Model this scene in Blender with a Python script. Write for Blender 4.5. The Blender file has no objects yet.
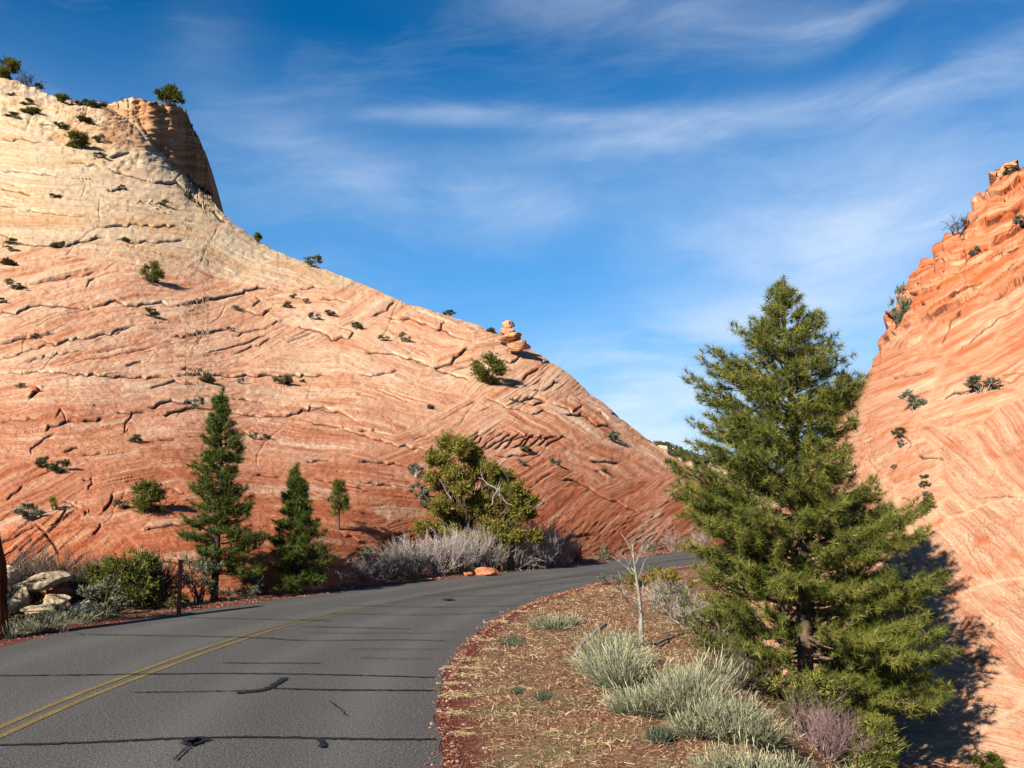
import bpy, math, random
import numpy as np
from mathutils import Vector

SC = bpy.context.scene
COL = SC.collection
CAM_H = 1.8
ALB = 0.64      # the colours below were read off a bright print; real rock and leaves reflect less
F = 1000.0
PITCH = math.atan(111.0 / F)
CT, ST = math.cos(PITCH), math.sin(PITCH)


# ------------------------------------------------------------------ geometry of the view (used to measure the place from the photo)
def ray(px, py):
    u = -(np.asarray(py, float) - 384.0) / F
    x = (np.asarray(px, float) - 512.0) / F
    return x, CT - ST * u, ST + CT * u


def at(px, py, Y):
    x, y, z = ray(px, py)
    return np.stack(np.broadcast_arrays(x / y * Y, np.asarray(Y, float), CAM_H + z / y * Y), -1)


def on_road(px, py, z=0.0):
    x, y, zz = ray(px, py)
    t = (z - CAM_H) / zz
    return np.array([float(x * t), float(y * t), z])


def row_of(Y, z):
    zr = z - CAM_H
    return 384.0 - F * (-Y * ST + zr * CT) / (Y * CT + zr * ST)


# ------------------------------------------------------------------ noise
def _hash(ix, iy, seed):
    h = (ix.astype(np.int64) * 374761393 + iy.astype(np.int64) * 668265263 + seed * 974634777) & 0xFFFFFFFF
    h = ((h ^ (h >> 13)) * 1274126177) & 0xFFFFFFFF
    h = h ^ (h >> 16)
    return (h & 0xFFFFFF) / float(0xFFFFFF)


def vnoise(x, y, seed=0):
    x = np.asarray(x, float); y = np.asarray(y, float)
    ix = np.floor(x); iy = np.floor(y)
    fx = x - ix; fy = y - iy
    fx = fx * fx * fx * (fx * (fx * 6 - 15) + 10); fy = fy * fy * fy * (fy * (fy * 6 - 15) + 10)
    a = _hash(ix, iy, seed); b = _hash(ix + 1, iy, seed)
    c = _hash(ix, iy + 1, seed); d = _hash(ix + 1, iy + 1, seed)
    return (a * (1 - fx) + b * fx) * (1 - fy) + (c * (1 - fx) + d * fx) * fy * 1.0


def fbm(x, y, seed=0, oct=4):
    s = 0.0; a = 0.5; n = 0.0
    for i in range(oct):
        s = s + a * (vnoise(x * 2 ** i + 17.3 * i, y * 2 ** i + 9.1 * i, seed + i) - 0.5) * 2
        n += a; a *= 0.5
    return s / n


def sstep(a, b, x):
    t = np.clip((x - a) / (b - a), 0, 1)
    return t * t * (3 - 2 * t)


# ------------------------------------------------------------------ materials
class NT:
    def __init__(s, name):
        s.m = bpy.data.materials.new(name); s.m.use_nodes = True
        s.t = s.m.node_tree; s.t.nodes.clear()

    def n(s, typ, ins=None, **kw):
        nd = s.t.nodes.new('ShaderNode' + typ)
        for k, v in kw.items(): setattr(nd, k, v)
        for k, v in (ins or {}).items():
            sock = nd.inputs[k]
            if isinstance(v, bpy.types.NodeSocket): s.t.links.new(v, sock)
            else: sock.default_value = v
        return nd

    def math(s, op, a, b=0.0, c=0.0, clamp=False):
        return s.n('Math', {0: a, 1: b, 2: c}, operation=op, use_clamp=clamp).outputs[0]

    def mix(s, fac, a, b, blend='MIX'):
        nd = s.n('Mix', {0: fac}, data_type='RGBA', blend_type=blend)
        for i, v in ((6, a), (7, b)):
            if isinstance(v, bpy.types.NodeSocket): s.t.links.new(v, nd.inputs[i])
            else: nd.inputs[i].default_value = tuple(v) + (1,) if len(v) == 3 else v
        return nd.outputs[2]

    def ramp(s, fac, stops, interp='LINEAR'):
        nd = s.n('ValToRGB', {0: fac}); r = nd.color_ramp; r.interpolation = interp
        while len(r.elements) < len(stops): r.elements.new(0.5)
        for e, (p, c) in zip(r.elements, stops):
            e.position = p; e.color = (c, c, c, 1) if isinstance(c, (int, float)) else tuple(c) + (1,)
        return nd.outputs[0]

    def noise(s, vec, scale, detail=4, rough=0.55, dist=0.0, out=0):
        ins = {'Scale': scale, 'Detail': detail, 'Roughness': rough, 'Distortion': dist}
        if vec is not None: ins['Vector'] = vec
        return s.n('TexNoise', ins).outputs[out]

    def mapped(s, vec, scale=(1, 1, 1), rot=(0, 0, 0), loc=(0, 0, 0)):
        return s.n('Mapping', {'Vector': vec, 'Scale': scale, 'Rotation': rot, 'Location': loc}).outputs[0]

    def pos(s): return s.n('NewGeometry').outputs['Position']

    def obj(s): return s.n('TexCoord').outputs['Object']

    def attr(s, name, out='Fac'): return s.n('Attribute', attribute_name=name).outputs[out]

    def finish(s, color, rough=0.9, bump=None, bdist=0.02, bstr=1.0, spec=0.2, trans=0.0, alb=1.0):
        if not isinstance(color, bpy.types.NodeSocket):
            r = s.n('RGB'); r.outputs[0].default_value = tuple(color) + (1,); color = r.outputs[0]
        color = s.mix(1.0, color, (ALB * alb,) * 3, 'MULTIPLY')
        ins = {'Base Color': color if isinstance(color, bpy.types.NodeSocket) else tuple(color) + (1,), 'Roughness': rough, 'Specular IOR Level': spec}
        if bump is not None:
            ins['Normal'] = s.n('Bump', {'Height': bump, 'Distance': bdist, 'Strength': bstr}).outputs[0]
        p = s.n('BsdfPrincipled', ins).outputs[0]
        if trans > 0:
            tr = s.n('BsdfTranslucent', {'Color': ins['Base Color']}).outputs[0]
            p = s.n('MixShader', {0: trans, 1: p, 2: tr}).outputs[0]
        o = s.n('OutputMaterial', {'Surface': p})
        return s.m


def lin(r, g, b):
    return tuple((c / 255 / 12.92) if c / 255 <= 0.04045 else ((c / 255 + 0.055) / 1.055) ** 2.4 for c in (r, g, b))


# ------------------------------------------------------------------ mesh building
def make_mesh(name, verts, quads=None, tris=None, mats=(), smooth=False, attrs=None, tri_mat=None, quad_mat=None):
    me = bpy.data.meshes.new(name)
    verts = np.asarray(verts, np.float32)
    nq = 0 if quads is None else len(quads); nt = 0 if tris is None else len(tris)
    loops = np.concatenate([np.asarray(quads, np.int32).ravel() if nq else np.zeros(0, np.int32), np.asarray(tris, np.int32).ravel() if nt else np.zeros(0, np.int32)])
    me.vertices.add(len(verts)); me.vertices.foreach_set('co', verts.ravel())
    me.loops.add(len(loops)); me.loops.foreach_set('vertex_index', loops)
    me.polygons.add(nq + nt)
    starts = np.concatenate([np.arange(nq) * 4, nq * 4 + np.arange(nt) * 3]).astype(np.int32)
    me.polygons.foreach_set('loop_start', starts)
    tot = np.concatenate([np.full(nq, 4), np.full(nt, 3)]).astype(np.int32)
    me.polygons.foreach_set('loop_total', tot)
    me.update(calc_edges=True)
    me.polygons.foreach_set('use_smooth', np.full(nq + nt, smooth, bool))
    if tri_mat is not None or quad_mat is not None:
        a = np.zeros(nq, np.int32) if quad_mat is None else np.broadcast_to(quad_mat, nq)
        b = np.zeros(nt, np.int32) if tri_mat is None else np.broadcast_to(tri_mat, nt)
        me.polygons.foreach_set('material_index', np.concatenate([a, b]).astype(np.int32))
    for k, v in (attrs or {}).items():
        v = np.asarray(v, np.float32)
        if v.ndim == 1:
            me.attributes.new(k, 'FLOAT', 'POINT').data.foreach_set('value', v)
        else:
            me.attributes.new(k, 'FLOAT_VECTOR', 'POINT').data.foreach_set('vector', v.ravel())
    for m in mats: me.materials.append(m)
    return me


def link(name, data, parent=None, loc=None):
    o = bpy.data.objects.new(name, data); COL.objects.link(o)
    if parent is not None: o.parent = parent
    if loc is not None: o.location = loc
    return o


def tag(o, label=None, cat=None, group=None, kind=None):
    if label: o['label'] = label
    if cat: o['category'] = cat
    if group: o['group'] = group
    if kind: o['kind'] = kind
    return o


class MB:
    """collects ribbons, tubes and leaf triangles, builds one mesh"""

    def __init__(s): s.v = []; s.q = []; s.t = []; s.r = []; s.n = 0; s.h = []

    def add(s, v, q=None, t=None, r=None):
        v = np.asarray(v, float).reshape(-1, 3)
        s.v.append(v)
        if q is not None: s.q.append(np.asarray(q) + s.n)
        if t is not None: s.t.append(np.asarray(t) + s.n)
        s.r.append(np.zeros(len(v)) if r is None else np.broadcast_to(r, len(v)).astype(float))
        s.n += len(v)

    def tube(s, pts, rad, k=6, r=0.5, cap=True):
        pts = np.asarray(pts, float); n = len(pts)
        rad = np.broadcast_to(rad, n)
        tg = np.gradient(pts, axis=0); tg /= np.linalg.norm(tg, axis=1)[:, None] + 1e-9
        ref = np.array([0.31, 0.2, 0.93]) if abs(tg[0][2]) < 0.8 else np.array([1.0, 0.1, 0])
        a = np.cross(tg, ref); a /= np.linalg.norm(a, axis=1)[:, None] + 1e-9
        b = np.cross(tg, a)
        th = np.arange(k) * 2 * math.pi / k
        v = pts[:, None] + rad[:, None, None] * (a[:, None] * np.cos(th)[None, :, None] + b[:, None] * np.sin(th)[None, :, None])
        i = np.arange(n - 1)[:, None] * k; j = np.arange(k)[None]; j2 = (j + 1) % k
        q = np.stack([i + j, i + j2, i + k + j2, i + k + j], -1).reshape(-1, 4)
        t = None
        if cap:
            vv = np.concatenate([v.reshape(-1, 3), pts[-1:] + tg[-1:] * rad[-1]])
            c = (n - 1) * k
            t = np.stack([c + np.arange(k), c + (np.arange(k) + 1) % k, np.full(k, n * k)], -1)
        else: vv = v.reshape(-1, 3)
        s.add(vv, q, t, r)

    def segs(s, p0, p1, r0, r1, rv=None):
        """many 3-sided tapered sticks at once"""
        p0 = np.asarray(p0, float); p1 = np.asarray(p1, float); n = len(p0)
        if n == 0: return
        d = p1 - p0; d /= np.linalg.norm(d, axis=1)[:, None] + 1e-9
        ref = np.where(np.abs(d[:, 2:3]) < 0.8, np.array([[0.1, 0.2, 0.97]]), np.array([[1.0, 0.1, 0.05]]))
        a = np.cross(d, ref); a /= np.linalg.norm(a, axis=1)[:, None] + 1e-9
        b = np.cross(d, a)
        r0 = np.broadcast_to(r0, n)[:, None]; r1 = np.broadcast_to(r1, n)[:, None]
        vs = []
        for (p, r) in ((p0, r0), (p1, r1)):
            for k in range(3):
                th = k * 2.0944
                vs.append(p + r * (a * math.cos(th) + b * math.sin(th)))
        v = np.stack(vs, 1).reshape(-1, 3)
        base = np.arange(n)[:, None, None] * 6
        q = (np.array([[0, 1, 4, 3], [1, 2, 5, 4], [2, 0, 3, 5]])[None] + base).reshape(-1, 4)
        s.add(v, q, None, 0.5 if rv is None else np.repeat(np.broadcast_to(rv, n), 6))

    def leaves(s, p, d, length, width, rng, r=None):
        """pointed triangles: base at p, pointing along d"""
        n = len(p)
        d = d / (np.linalg.norm(d, axis=1)[:, None] + 1e-9)
        w = rng.normal(size=(n, 3)); w = np.cross(d, w); w /= np.linalg.norm(w, axis=1)[:, None] + 1e-9
        L = np.broadcast_to(length, n)[:, None]; W = np.broadcast_to(width, n)[:, None]
        v = np.stack([p - w * W / 2, p + w * W / 2, p + d * L], 1).reshape(-1, 3)
        t = np.arange(3 * n).reshape(-1, 3)
        s.add(v, None, t, np.repeat(rng.random(n) if r is None else np.broadcast_to(r, n), 3))

    def ribbons(s, p, d, length, width, rng, nseg=3, sag=0.3, r=None, tipscale=0.25, grad=0.0):
        n = len(p)
        d = d / (np.linalg.norm(d, axis=1)[:, None] + 1e-9)
        w = rng.normal(size=(n, 3)); w = np.cross(d, w); w /= np.linalg.norm(w, axis=1)[:, None] + 1e-9
        L = np.broadcast_to(length, n)[:, None]; W = np.broadcast_to(width, n)[:, None]
        sg = np.broadcast_to(sag, n)[:, None]
        side = rng.normal(size=(n, 3)) * 0.12
        vs = []
        for i in range(nseg + 1):
            t = i / nseg
            c = p + d * L * t + (side + np.array([0, 0, -1.0]) * sg) * L * t * t
            ww = W * (1 - (1 - tipscale) * t) / 2
            vs += [c - w * ww, c + w * ww]
        v = np.stack(vs, 1).reshape(-1, 3); m = 2 * (nseg + 1)
        q = np.concatenate([np.arange(n)[:, None] * m + np.array([2 * i, 2 * i + 1, 2 * i + 3, 2 * i + 2])[None] for i in range(nseg)])
        rv = rng.random(n) if r is None else np.broadcast_to(r, n)
        rr = np.repeat(rv, m)
        if grad: rr = np.clip(rr + grad * (np.tile(np.arange(m) // 2, n) / nseg - 0.5), 0, 1)
        s.add(v, q, None, rr)

    def build(s, name, mats, smooth=False, parent=None, extra=None):
        v = np.concatenate(s.v); q = np.concatenate(s.q) if s.q else None; t = np.concatenate(s.t) if s.t else None
        me = make_mesh(name, v, q, t, mats if isinstance(mats, (list, tuple)) else (mats,), smooth, {'rnd': np.concatenate(s.r)})
        return link(name, me, parent)


def grid_faces(nr, nc):
    i = np.arange(nr - 1)[:, None] * nc; j = np.arange(nc - 1)[None]
    return np.stack([i + j, i + j + 1, i + nc + j + 1, i + nc + j], -1).reshape(-1, 4)


# ------------------------------------------------------------------ road layout
def world_pts(pxs): return [tuple(on_road(*p)[:2]) for p in pxs]


R_EDGE = [(-0.1, -30), (-0.35, -10), (-0.45, 0), (-0.5, 4)] + world_pts([(437, 768), (434, 715), (439, 685), (455, 653), (480, 630), (510, 611), (545, 597.5), (585, 586.5), (630, 577.5), (682, 567)]) + [(6.9, 27.6), (10, 29.8), (15, 32), (25, 34.5), (40, 36.5)]
L_EDGE = [(-6.4, -30), (-6.5, -10), (-6.5, 0), (-6.4, 6)] + world_pts([(0, 648), (100, 627), (200, 610), (300, 597), (400, 584.5), (500, 573), (560, 567), (643, 557), (693, 551)]) + [(10, 35.6), (14.5, 37.8), (24, 40.2), (40, 42)]


def spline(pts, n):
    p = np.array(pts, float); m = len(p)
    P = np.concatenate([[2 * p[0] - p[1]], p, [2 * p[-1] - p[-2]]])
    out = []
    for i in range(m - 1):
        a, b, c, d = P[i], P[i + 1], P[i + 2], P[i + 3]
        for t in np.linspace(0, 1, 24, endpoint=False):
            out.append(0.5 * ((2 * b) + (-a + c) * t + (2 * a - 5 * b + 4 * c - d) * t * t + (-a + 3 * b - 3 * c + d) * t ** 3))
    out.append(p[-1]); out = np.array(out)
    s = np.concatenate([[0], np.cumsum(np.linalg.norm(np.diff(out, axis=0), axis=1))])
    u = np.linspace(0, s[-1], n)
    return np.stack([np.interp(u, s, out[:, k]) for k in range(out.shape[1])], 1)


RS = spline(R_EDGE, 260); LS = spline(L_EDGE, 260)


def signed_dist(x, y, line, side):
    """distance to a polyline; positive on the given side (+1 = right when walking along)"""
    sh = x.shape; x = x.ravel(); y = y.ravel()
    best = np.full(x.shape, 1e9); sg = np.ones(x.shape)
    for i in range(0, len(line) - 1, 2):
        a = line[i]; b = line[min(i + 2, len(line) - 1)]
        d = b - a; L2 = d @ d
        t = np.clip(((x - a[0]) * d[0] + (y - a[1]) * d[1]) / L2, 0, 1)
        ex = x - a[0] - t * d[0]; ey = y - a[1] - t * d[1]
        dd = ex * ex + ey * ey
        m = dd < best
        best = np.where(m, dd, best)
        sg = np.where(m, np.sign(d[1] * ex - d[0] * ey), sg)
    return (np.sqrt(best) * sg * side).reshape(sh)


BX_Y = [-5, 6.6, 10, 14, 17, 20, 23, 26, 40]
BX_X = [1.75, 1.65, 1.85, 2.2, 2.55, 3.2, 4.4, 6.0, 22]


def ground_z(x, y):
    x = np.asarray(x, float); y = np.asarray(y, float)
    near = (np.abs(x) < 80) & (y < 90) & (y > -40)
    dR = np.full(x.shape, 50.0); dL = np.full(x.shape, 50.0)
    dR[near] = signed_dist(x[near], y[near], RS, 1.0)
    dL[near] = signed_dist(x[near], y[near], LS, -1.0)
    onroad = (dR < 0) & (dL < 0)
    rightside = dR >= 0
    right = rightside & ((dR < dL) | (dL < 0))
    bx = np.interp(y, BX_Y, BX_X)
    wob = 0.25 * fbm(x * 0 + y / 1.7, y * 0, 5, 3)
    e = np.maximum(x - bx - wob, 0)
    floor = np.interp(y, [6, 11, 13, 17, 21, 30], [-2.0, -1.5, -1.4, -1.1, -0.45, -0.2])
    drop = -e * 0.85 + 0.25 * (1 - np.exp(-e * 2))
    zr = np.maximum(drop, floor + 0.1 * (drop - floor) / 3)
    n1 = fbm(x / 1.3, y / 1.3, 11, 4) * 0.07 + fbm(x / 0.25, y / 0.25, 31, 3) * 0.022
    am = sstep(0.15, 1.1, np.maximum(dR, 0))
    zR = zr + n1 * am + 0.10 * sstep(0.3, 1.6, dR) * np.exp(-e) - 0.005
    zL = -0.10 * sstep(0.8, 2.0, dL) + 0.30 * sstep(2.2, 6.0, dL) + (n1 * 1.5) * sstep(0.2, 1.2, dL) - 0.005
    z = np.where(onroad, -0.014, np.where(right, zR, zL))
    far = sstep(45, 110, np.hypot(x, y))
    z = z * (1 - far) + far * (-6.0)
    return z, np.where(onroad, 0, np.where(right, dR, dL * 0.6)), right


# ------------------------------------------------------------------ the rock hills: surface helpers
def sets_field(px, py, ctrl, wy=2.0, warp=45, seed=3):
    wx = px + warp * fbm(px / 130, py / 70, seed, 3)
    wyy = py + warp * 0.55 * fbm(px / 150 + 9, py / 60 + 4, seed + 5, 3)
    best = np.full(px.shape, 1e12); second = np.full(px.shape, 1e12); idx = np.zeros(px.shape, int)
    for k, (cx, cy, a) in enumerate(ctrl):
        d = (wx - cx) ** 2 + (wy * (wyy - cy)) ** 2
        m = d < best
        second = np.where(m, best, np.minimum(second, d))
        idx = np.where(m, k, idx); best = np.where(m, d, best)
    ang = np.radians(np.array([c[2] for c in ctrl], float))[idx]
    edge = np.sqrt(second) - np.sqrt(best)
    curve = 9 * fbm(px / 110, py / 90, seed + 20, 2) + 2.0 * fbm(px / 28, py / 20, seed + 21, 2)
    bed = px * np.sin(ang) + py * np.cos(ang) + curve
    along = px * np.cos(ang) - py * np.sin(ang)
    return bed, along, idx, edge


def saw(b, seed, lo=3, hi=16, pw=1.6, slot=0):
    rng = np.random.default_rng(seed)
    L = lo + (hi - lo) * rng.random(900) ** 2.2
    e = np.concatenate([[0], np.cumsum(L)]); tot = e[-1]
    amp = 0.25 + 0.75 * rng.random(900) ** 2
    bb = np.mod(b + 4000, tot)
    i = np.clip(np.searchsorted(e, bb, side='right') - 1, 0, 899)
    f = (bb - e[i]) / L[i]
    if slot: return np.exp(-(np.minimum(bb - e[i], e[i] + L[i] - bb) / slot) ** 2) * (amp[i] > 0.45)
    return amp[i] * (f ** pw) * np.minimum(L[i] / 8, 1.4)


def carve(disp, px, py, lines, seed=0):
    """open a joint along each traced line: lip above, dark slot, recess below"""
    rng = np.random.default_rng(seed)
    for (w, pts) in lines:
        p = np.array(pts, float)
        # resample, roughen
        s = np.concatenate([[0], np.cumsum(np.linalg.norm(np.diff(p, axis=0), axis=1))])
        n = max(4, int(s[-1] / 5)); u = np.linspace(0, s[-1], n)
        q = np.stack([np.interp(u, s, p[:, 0]), np.interp(u, s, p[:, 1])], 1)
        q[1:-1] += rng.normal(size=(n - 2, 2)) * 0.9
        x0, x1, y0, y1 = q[:, 0].min() - 12, q[:, 0].max() + 12, q[:, 1].min() - 12, q[:, 1].max() + 12
        ci = np.where((px[0] > x0) & (px[0] < x1))[0]
        if len(ci) == 0: continue
        cs = slice(ci[0], ci[-1] + 1)
        sub_y = py[:, cs]
        ri = np.where(((sub_y > y0) & (sub_y < y1)).any(axis=1))[0]
        if len(ri) == 0: continue
        rs = slice(ri[0], ri[-1] + 1)
        X = px[rs, cs]; Y = py[rs, cs]
        best = np.full(X.shape, 1e9); sg = np.zeros(X.shape); tt = np.zeros(X.shape)
        for i in range(n - 1):
            a = q[i]; d = q[i + 1] - a; L2 = d @ d + 1e-9
            t = np.clip(((X - a[0]) * d[0] + (Y - a[1]) * d[1]) / L2, 0, 1)
            ex = X - a[0] - t * d[0]; ey = Y - a[1] - t * d[1]
            dd = ex * ex + ey * ey; m = dd < best
            best = np.where(m, dd, best)
            nx, ny = -d[1], d[0]
            if ny < 0: nx, ny = -nx, -ny
            sg = np.where(m, np.sign(ex * nx + ey * ny), sg); tt = np.where(m, (i + t) / (n - 1), tt)
        r = np.sqrt(best); below = sg > 0
        fade = np.clip(np.minimum(tt, 1 - tt) * 8, 0.25, 1) * (0.7 + 0.5 * vnoise(tt * n / 2.5, tt * 0, 7))
        fade = fade * sstep(-0.5, -0.05, fbm(X / 16, Y / 16, 211, 2) + 0.42)
        lip = np.where(below, 0, 0.45 * np.exp(-r / 9.0)) * fade
        slot = -4.4 * np.exp(-(r / (0.30 * w + 0.34)) ** 2) * fade
        rec = np.where(below, -0.6 * np.exp(-r / (4.0 + w)), 0) * fade
        disp[rs, cs] += (lip + slot + rec) * min(1.1, 0.40 + 0.34 * w)


def displace(P, D):
    """push every grid point along the local normal by D metres (wherever it is on the sheet)"""
    du = np.gradient(P, axis=1); dv = np.gradient(P, axis=0)
    N = np.cross(du, dv); N /= np.linalg.norm(N, axis=2)[..., None] + 1e-9
    # towards the open side (up and towards the valley)
    sgn = np.where(N[..., 2:3] < -0.0, -1.0, 1.0)
    return P + N * sgn * D[..., None]


def conv(lines, s, ox, oy):
    return [(w, [(x / s + ox, y / s + oy) for x, y in p]) for w, p in lines]


# traced joints of the left hill
LINES = conv([
    (2, [(70, 70), (180, 72), (250, 62), (320, 48)]), (1, [(350, 60), (480, 66), (560, 60)]), (1, [(0, 35), (60, 60)]),
    (1, [(80, 190), (160, 175), (240, 160), (300, 150)]),
    (2, [(0, 290), (60, 275), (130, 255), (200, 258), (270, 260)]), (1.6, [(270, 260), (340, 242), (400, 255), (450, 245), (540, 255)]), (2.2, [(540, 255), (620, 240), (700, 225), (760, 208), (810, 205)]),
    (2, [(0, 380), (60, 362), (120, 350), (180, 338)]), (1.3, [(110, 360), (170, 378), (260, 352), (340, 330), (410, 315)]),
    (1.6, [(520, 350), (600, 342), (660, 330), (700, 330)]), (1.4, [(700, 265), (740, 275), (780, 290), (820, 270)]), (1.2, [(770, 235), (785, 245), (760, 265)]),
    (1.6, [(0, 465), (120, 462), (250, 470), (400, 475), (520, 470)]), (1.6, [(520, 470), (640, 462), (750, 468), (1000, 470)]), (1.5, [(550, 450), (600, 455), (640, 462)]),
    (1, [(380, 435), (430, 422)]), (2.6, [(140, 635), (160, 620), (225, 605)]), (2, [(250, 605), (310, 595)]), (1.6, [(350, 575), (400, 578), (440, 575)]),
    (2.4, [(450, 562), (510, 545), (590, 555)]), (2, [(480, 585), (540, 575), (600, 565)]), (1.5, [(640, 590), (680, 575), (740, 590), (860, 590), (920, 570), (960, 560), (1020, 575)]),
    (1, [(700, 540), (800, 548)]), (1.2, [(190, 700), (240, 680)]), (2.8, [(90, 540), (115, 518), (100, 508)]), (1, [(250, 705), (310, 700)]), (1, [(480, 665), (530, 665)]),
    (1, [(730, 635), (760, 650), (800, 655)]), (1, [(820, 210), (860, 215)]), (1, [(900, 325), (960, 335)]), (1, [(960, 335), (1000, 360), (1024, 365)]),
    (0.8, [(0, 430), (90, 400), (200, 370)]), (0.8, [(60, 440), (160, 410), (270, 385)]), (0.8, [(260, 200), (270, 175), (290, 168)]), (1, [(400, 575), (370, 640), (390, 625)]),
    (0.8, [(700, 350), (790, 330), (860, 300)]), (0.8, [(620, 395), (720, 375), (810, 350)]), (0.8, [(700, 400), (800, 370), (860, 340)]), (1, [(0, 610), (60, 600), (130, 600)]),
    (1, [(170, 595), (180, 570), (200, 610)]), (1, [(440, 505), (520, 490), (600, 500)]), (1, [(170, 640), (90, 680), (95, 705)]),
], 3.012, 0, 220) + conv([
    (1.3, [(0, 145), (50, 155), (100, 180), (150, 180), (160, 150), (110, 140)]), (1.3, [(220, 110), (270, 80), (290, 60)]), (1.2, [(0, 30), (60, 25)]), (1.2, [(60, 65), (120, 60), (150, 70)]),
    (1.5, [(260, 110), (340, 115), (400, 130)]), (1.3, [(415, 145), (440, 118)]), (1.3, [(420, 140), (500, 175)]), (1.7, [(200, 220), (250, 215), (300, 220)]),
    (1.7, [(300, 220), (340, 235), (400, 250)]), (2.2, [(400, 258), (450, 245), (480, 215), (510, 195)]), (2, [(410, 262), (460, 280), (510, 298)]),
    (1.2, [(180, 285), (230, 285), (280, 275), (310, 268)]), (1.6, [(620, 240), (650, 240), (665, 225)]), (1.2, [(670, 300), (690, 280), (725, 260)]),
    (1.4, [(700, 330), (750, 325), (775, 305), (790, 310)]), (2, [(635, 355), (700, 350), (740, 365)]), (1.4, [(740, 365), (700, 372), (650, 360)]),
    (1, [(700, 400), (750, 395)]), (1, [(800, 405), (850, 400)]), (1.3, [(0, 385), (60, 390), (130, 400), (180, 430)]), (1.3, [(0, 420), (100, 440), (200, 470), (280, 495), (400, 520)]),
    (1.6, [(180, 548), (240, 545), (320, 560)]), (1.4, [(590, 530), (690, 525), (720, 520)]), (1.6, [(780, 595), (840, 600), (900, 640), (960, 670), (1020, 700)]),
    (1.5, [(880, 540), (920, 545), (970, 545)]), (1.3, [(760, 370), (830, 400), (900, 440), (960, 450)]), (1.2, [(230, 330), (280, 345), (330, 365)]), (1, [(170, 345), (240, 360)]),
    (1.2, [(180, 455), (230, 450)]), (1.2, [(560, 350), (640, 380), (700, 400)]), (1.2, [(320, 230), (380, 240)]), (1.2, [(820, 400), (850, 380)]), (1.2, [(905, 400), (925, 420)]),
    (1.3, [(940, 405), (980, 420)]), (1.3, [(725, 235), (760, 245)]), (1, [(890, 570), (930, 590)]), (1.5, [(50, 600), (150, 620), (230, 640)]),
] + [(1.1, [(455 + 26 * i, 520 - 2 * i), (485 + 27 * i, 492 - 2 * i), (545 + 24 * i, 452 + 2 * i)]) for i in range(12)], 3.012, 300, 280) + conv([
    (1.8, [(150, 450), (190, 420), (200, 385)]), (1.6, [(280, 470), (305, 435)]), (2.4, [(310, 400), (330, 380), (340, 345)]), (1.4, [(190, 365), (240, 385)]), (1.2, [(255, 410), (270, 390)]),
    (2.4, [(440, 455), (500, 445), (560, 440)]), (1.6, [(590, 440), (620, 442)]), (1.2, [(500, 330), (560, 345)]), (1.2, [(920, 245), (1000, 240)]), (1.2, [(250, 300), (280, 295)]),
    (1.6, [(0, 500), (60, 470), (110, 440)]), (2.4, [(110, 440), (150, 480), (180, 530)]), (1.4, [(60, 520), (100, 480)]), (1.4, [(0, 540), (60, 500)]), (1.2, [(265, 330), (275, 300)]),
    (1.2, [(770, 290), (850, 290)]), (1, [(860, 330), (960, 350)]), (1.2, [(20, 360), (70, 310)]), (1.6, [(380, 570), (480, 545), (540, 555)]),
], 3.012, 0, 380) + conv([(2.2, [(620, 325), (660, 305), (710, 300)]), (1.2, [(60, 150), (150, 160), (190, 175)]), (1.3, [(0, 300), (80, 330)])], 2.844, 340, 430)

CAP_LINES = conv([(1.6, [(0, 590), (60, 602), (130, 612)]), (1.3, [(440, 525), (520, 548), (600, 565)]), (2, [(600, 568), (650, 578), (700, 580), (740, 600), (800, 650), (850, 690), (930, 740)]),
    (1.2, [(160, 335), (240, 345)]), (1, [(280, 495), (340, 500), (400, 515)]), (1, [(80, 675), (150, 680), (240, 690), (360, 708)]), (1.2, [(0, 655), (70, 660)]), (1.4, [(430, 600), (490, 595)]),
    (1, [(200, 615), (250, 630)]), (1, [(440, 480), (520, 460)]), (1, [(0, 400), (90, 400), (180, 410)]), (1, [(0, 520), (140, 540), (250, 552)]), (1, [(380, 750), (560, 735), (720, 742)])], 4, 0, 40)
LINES += CAP_LINES

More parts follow.
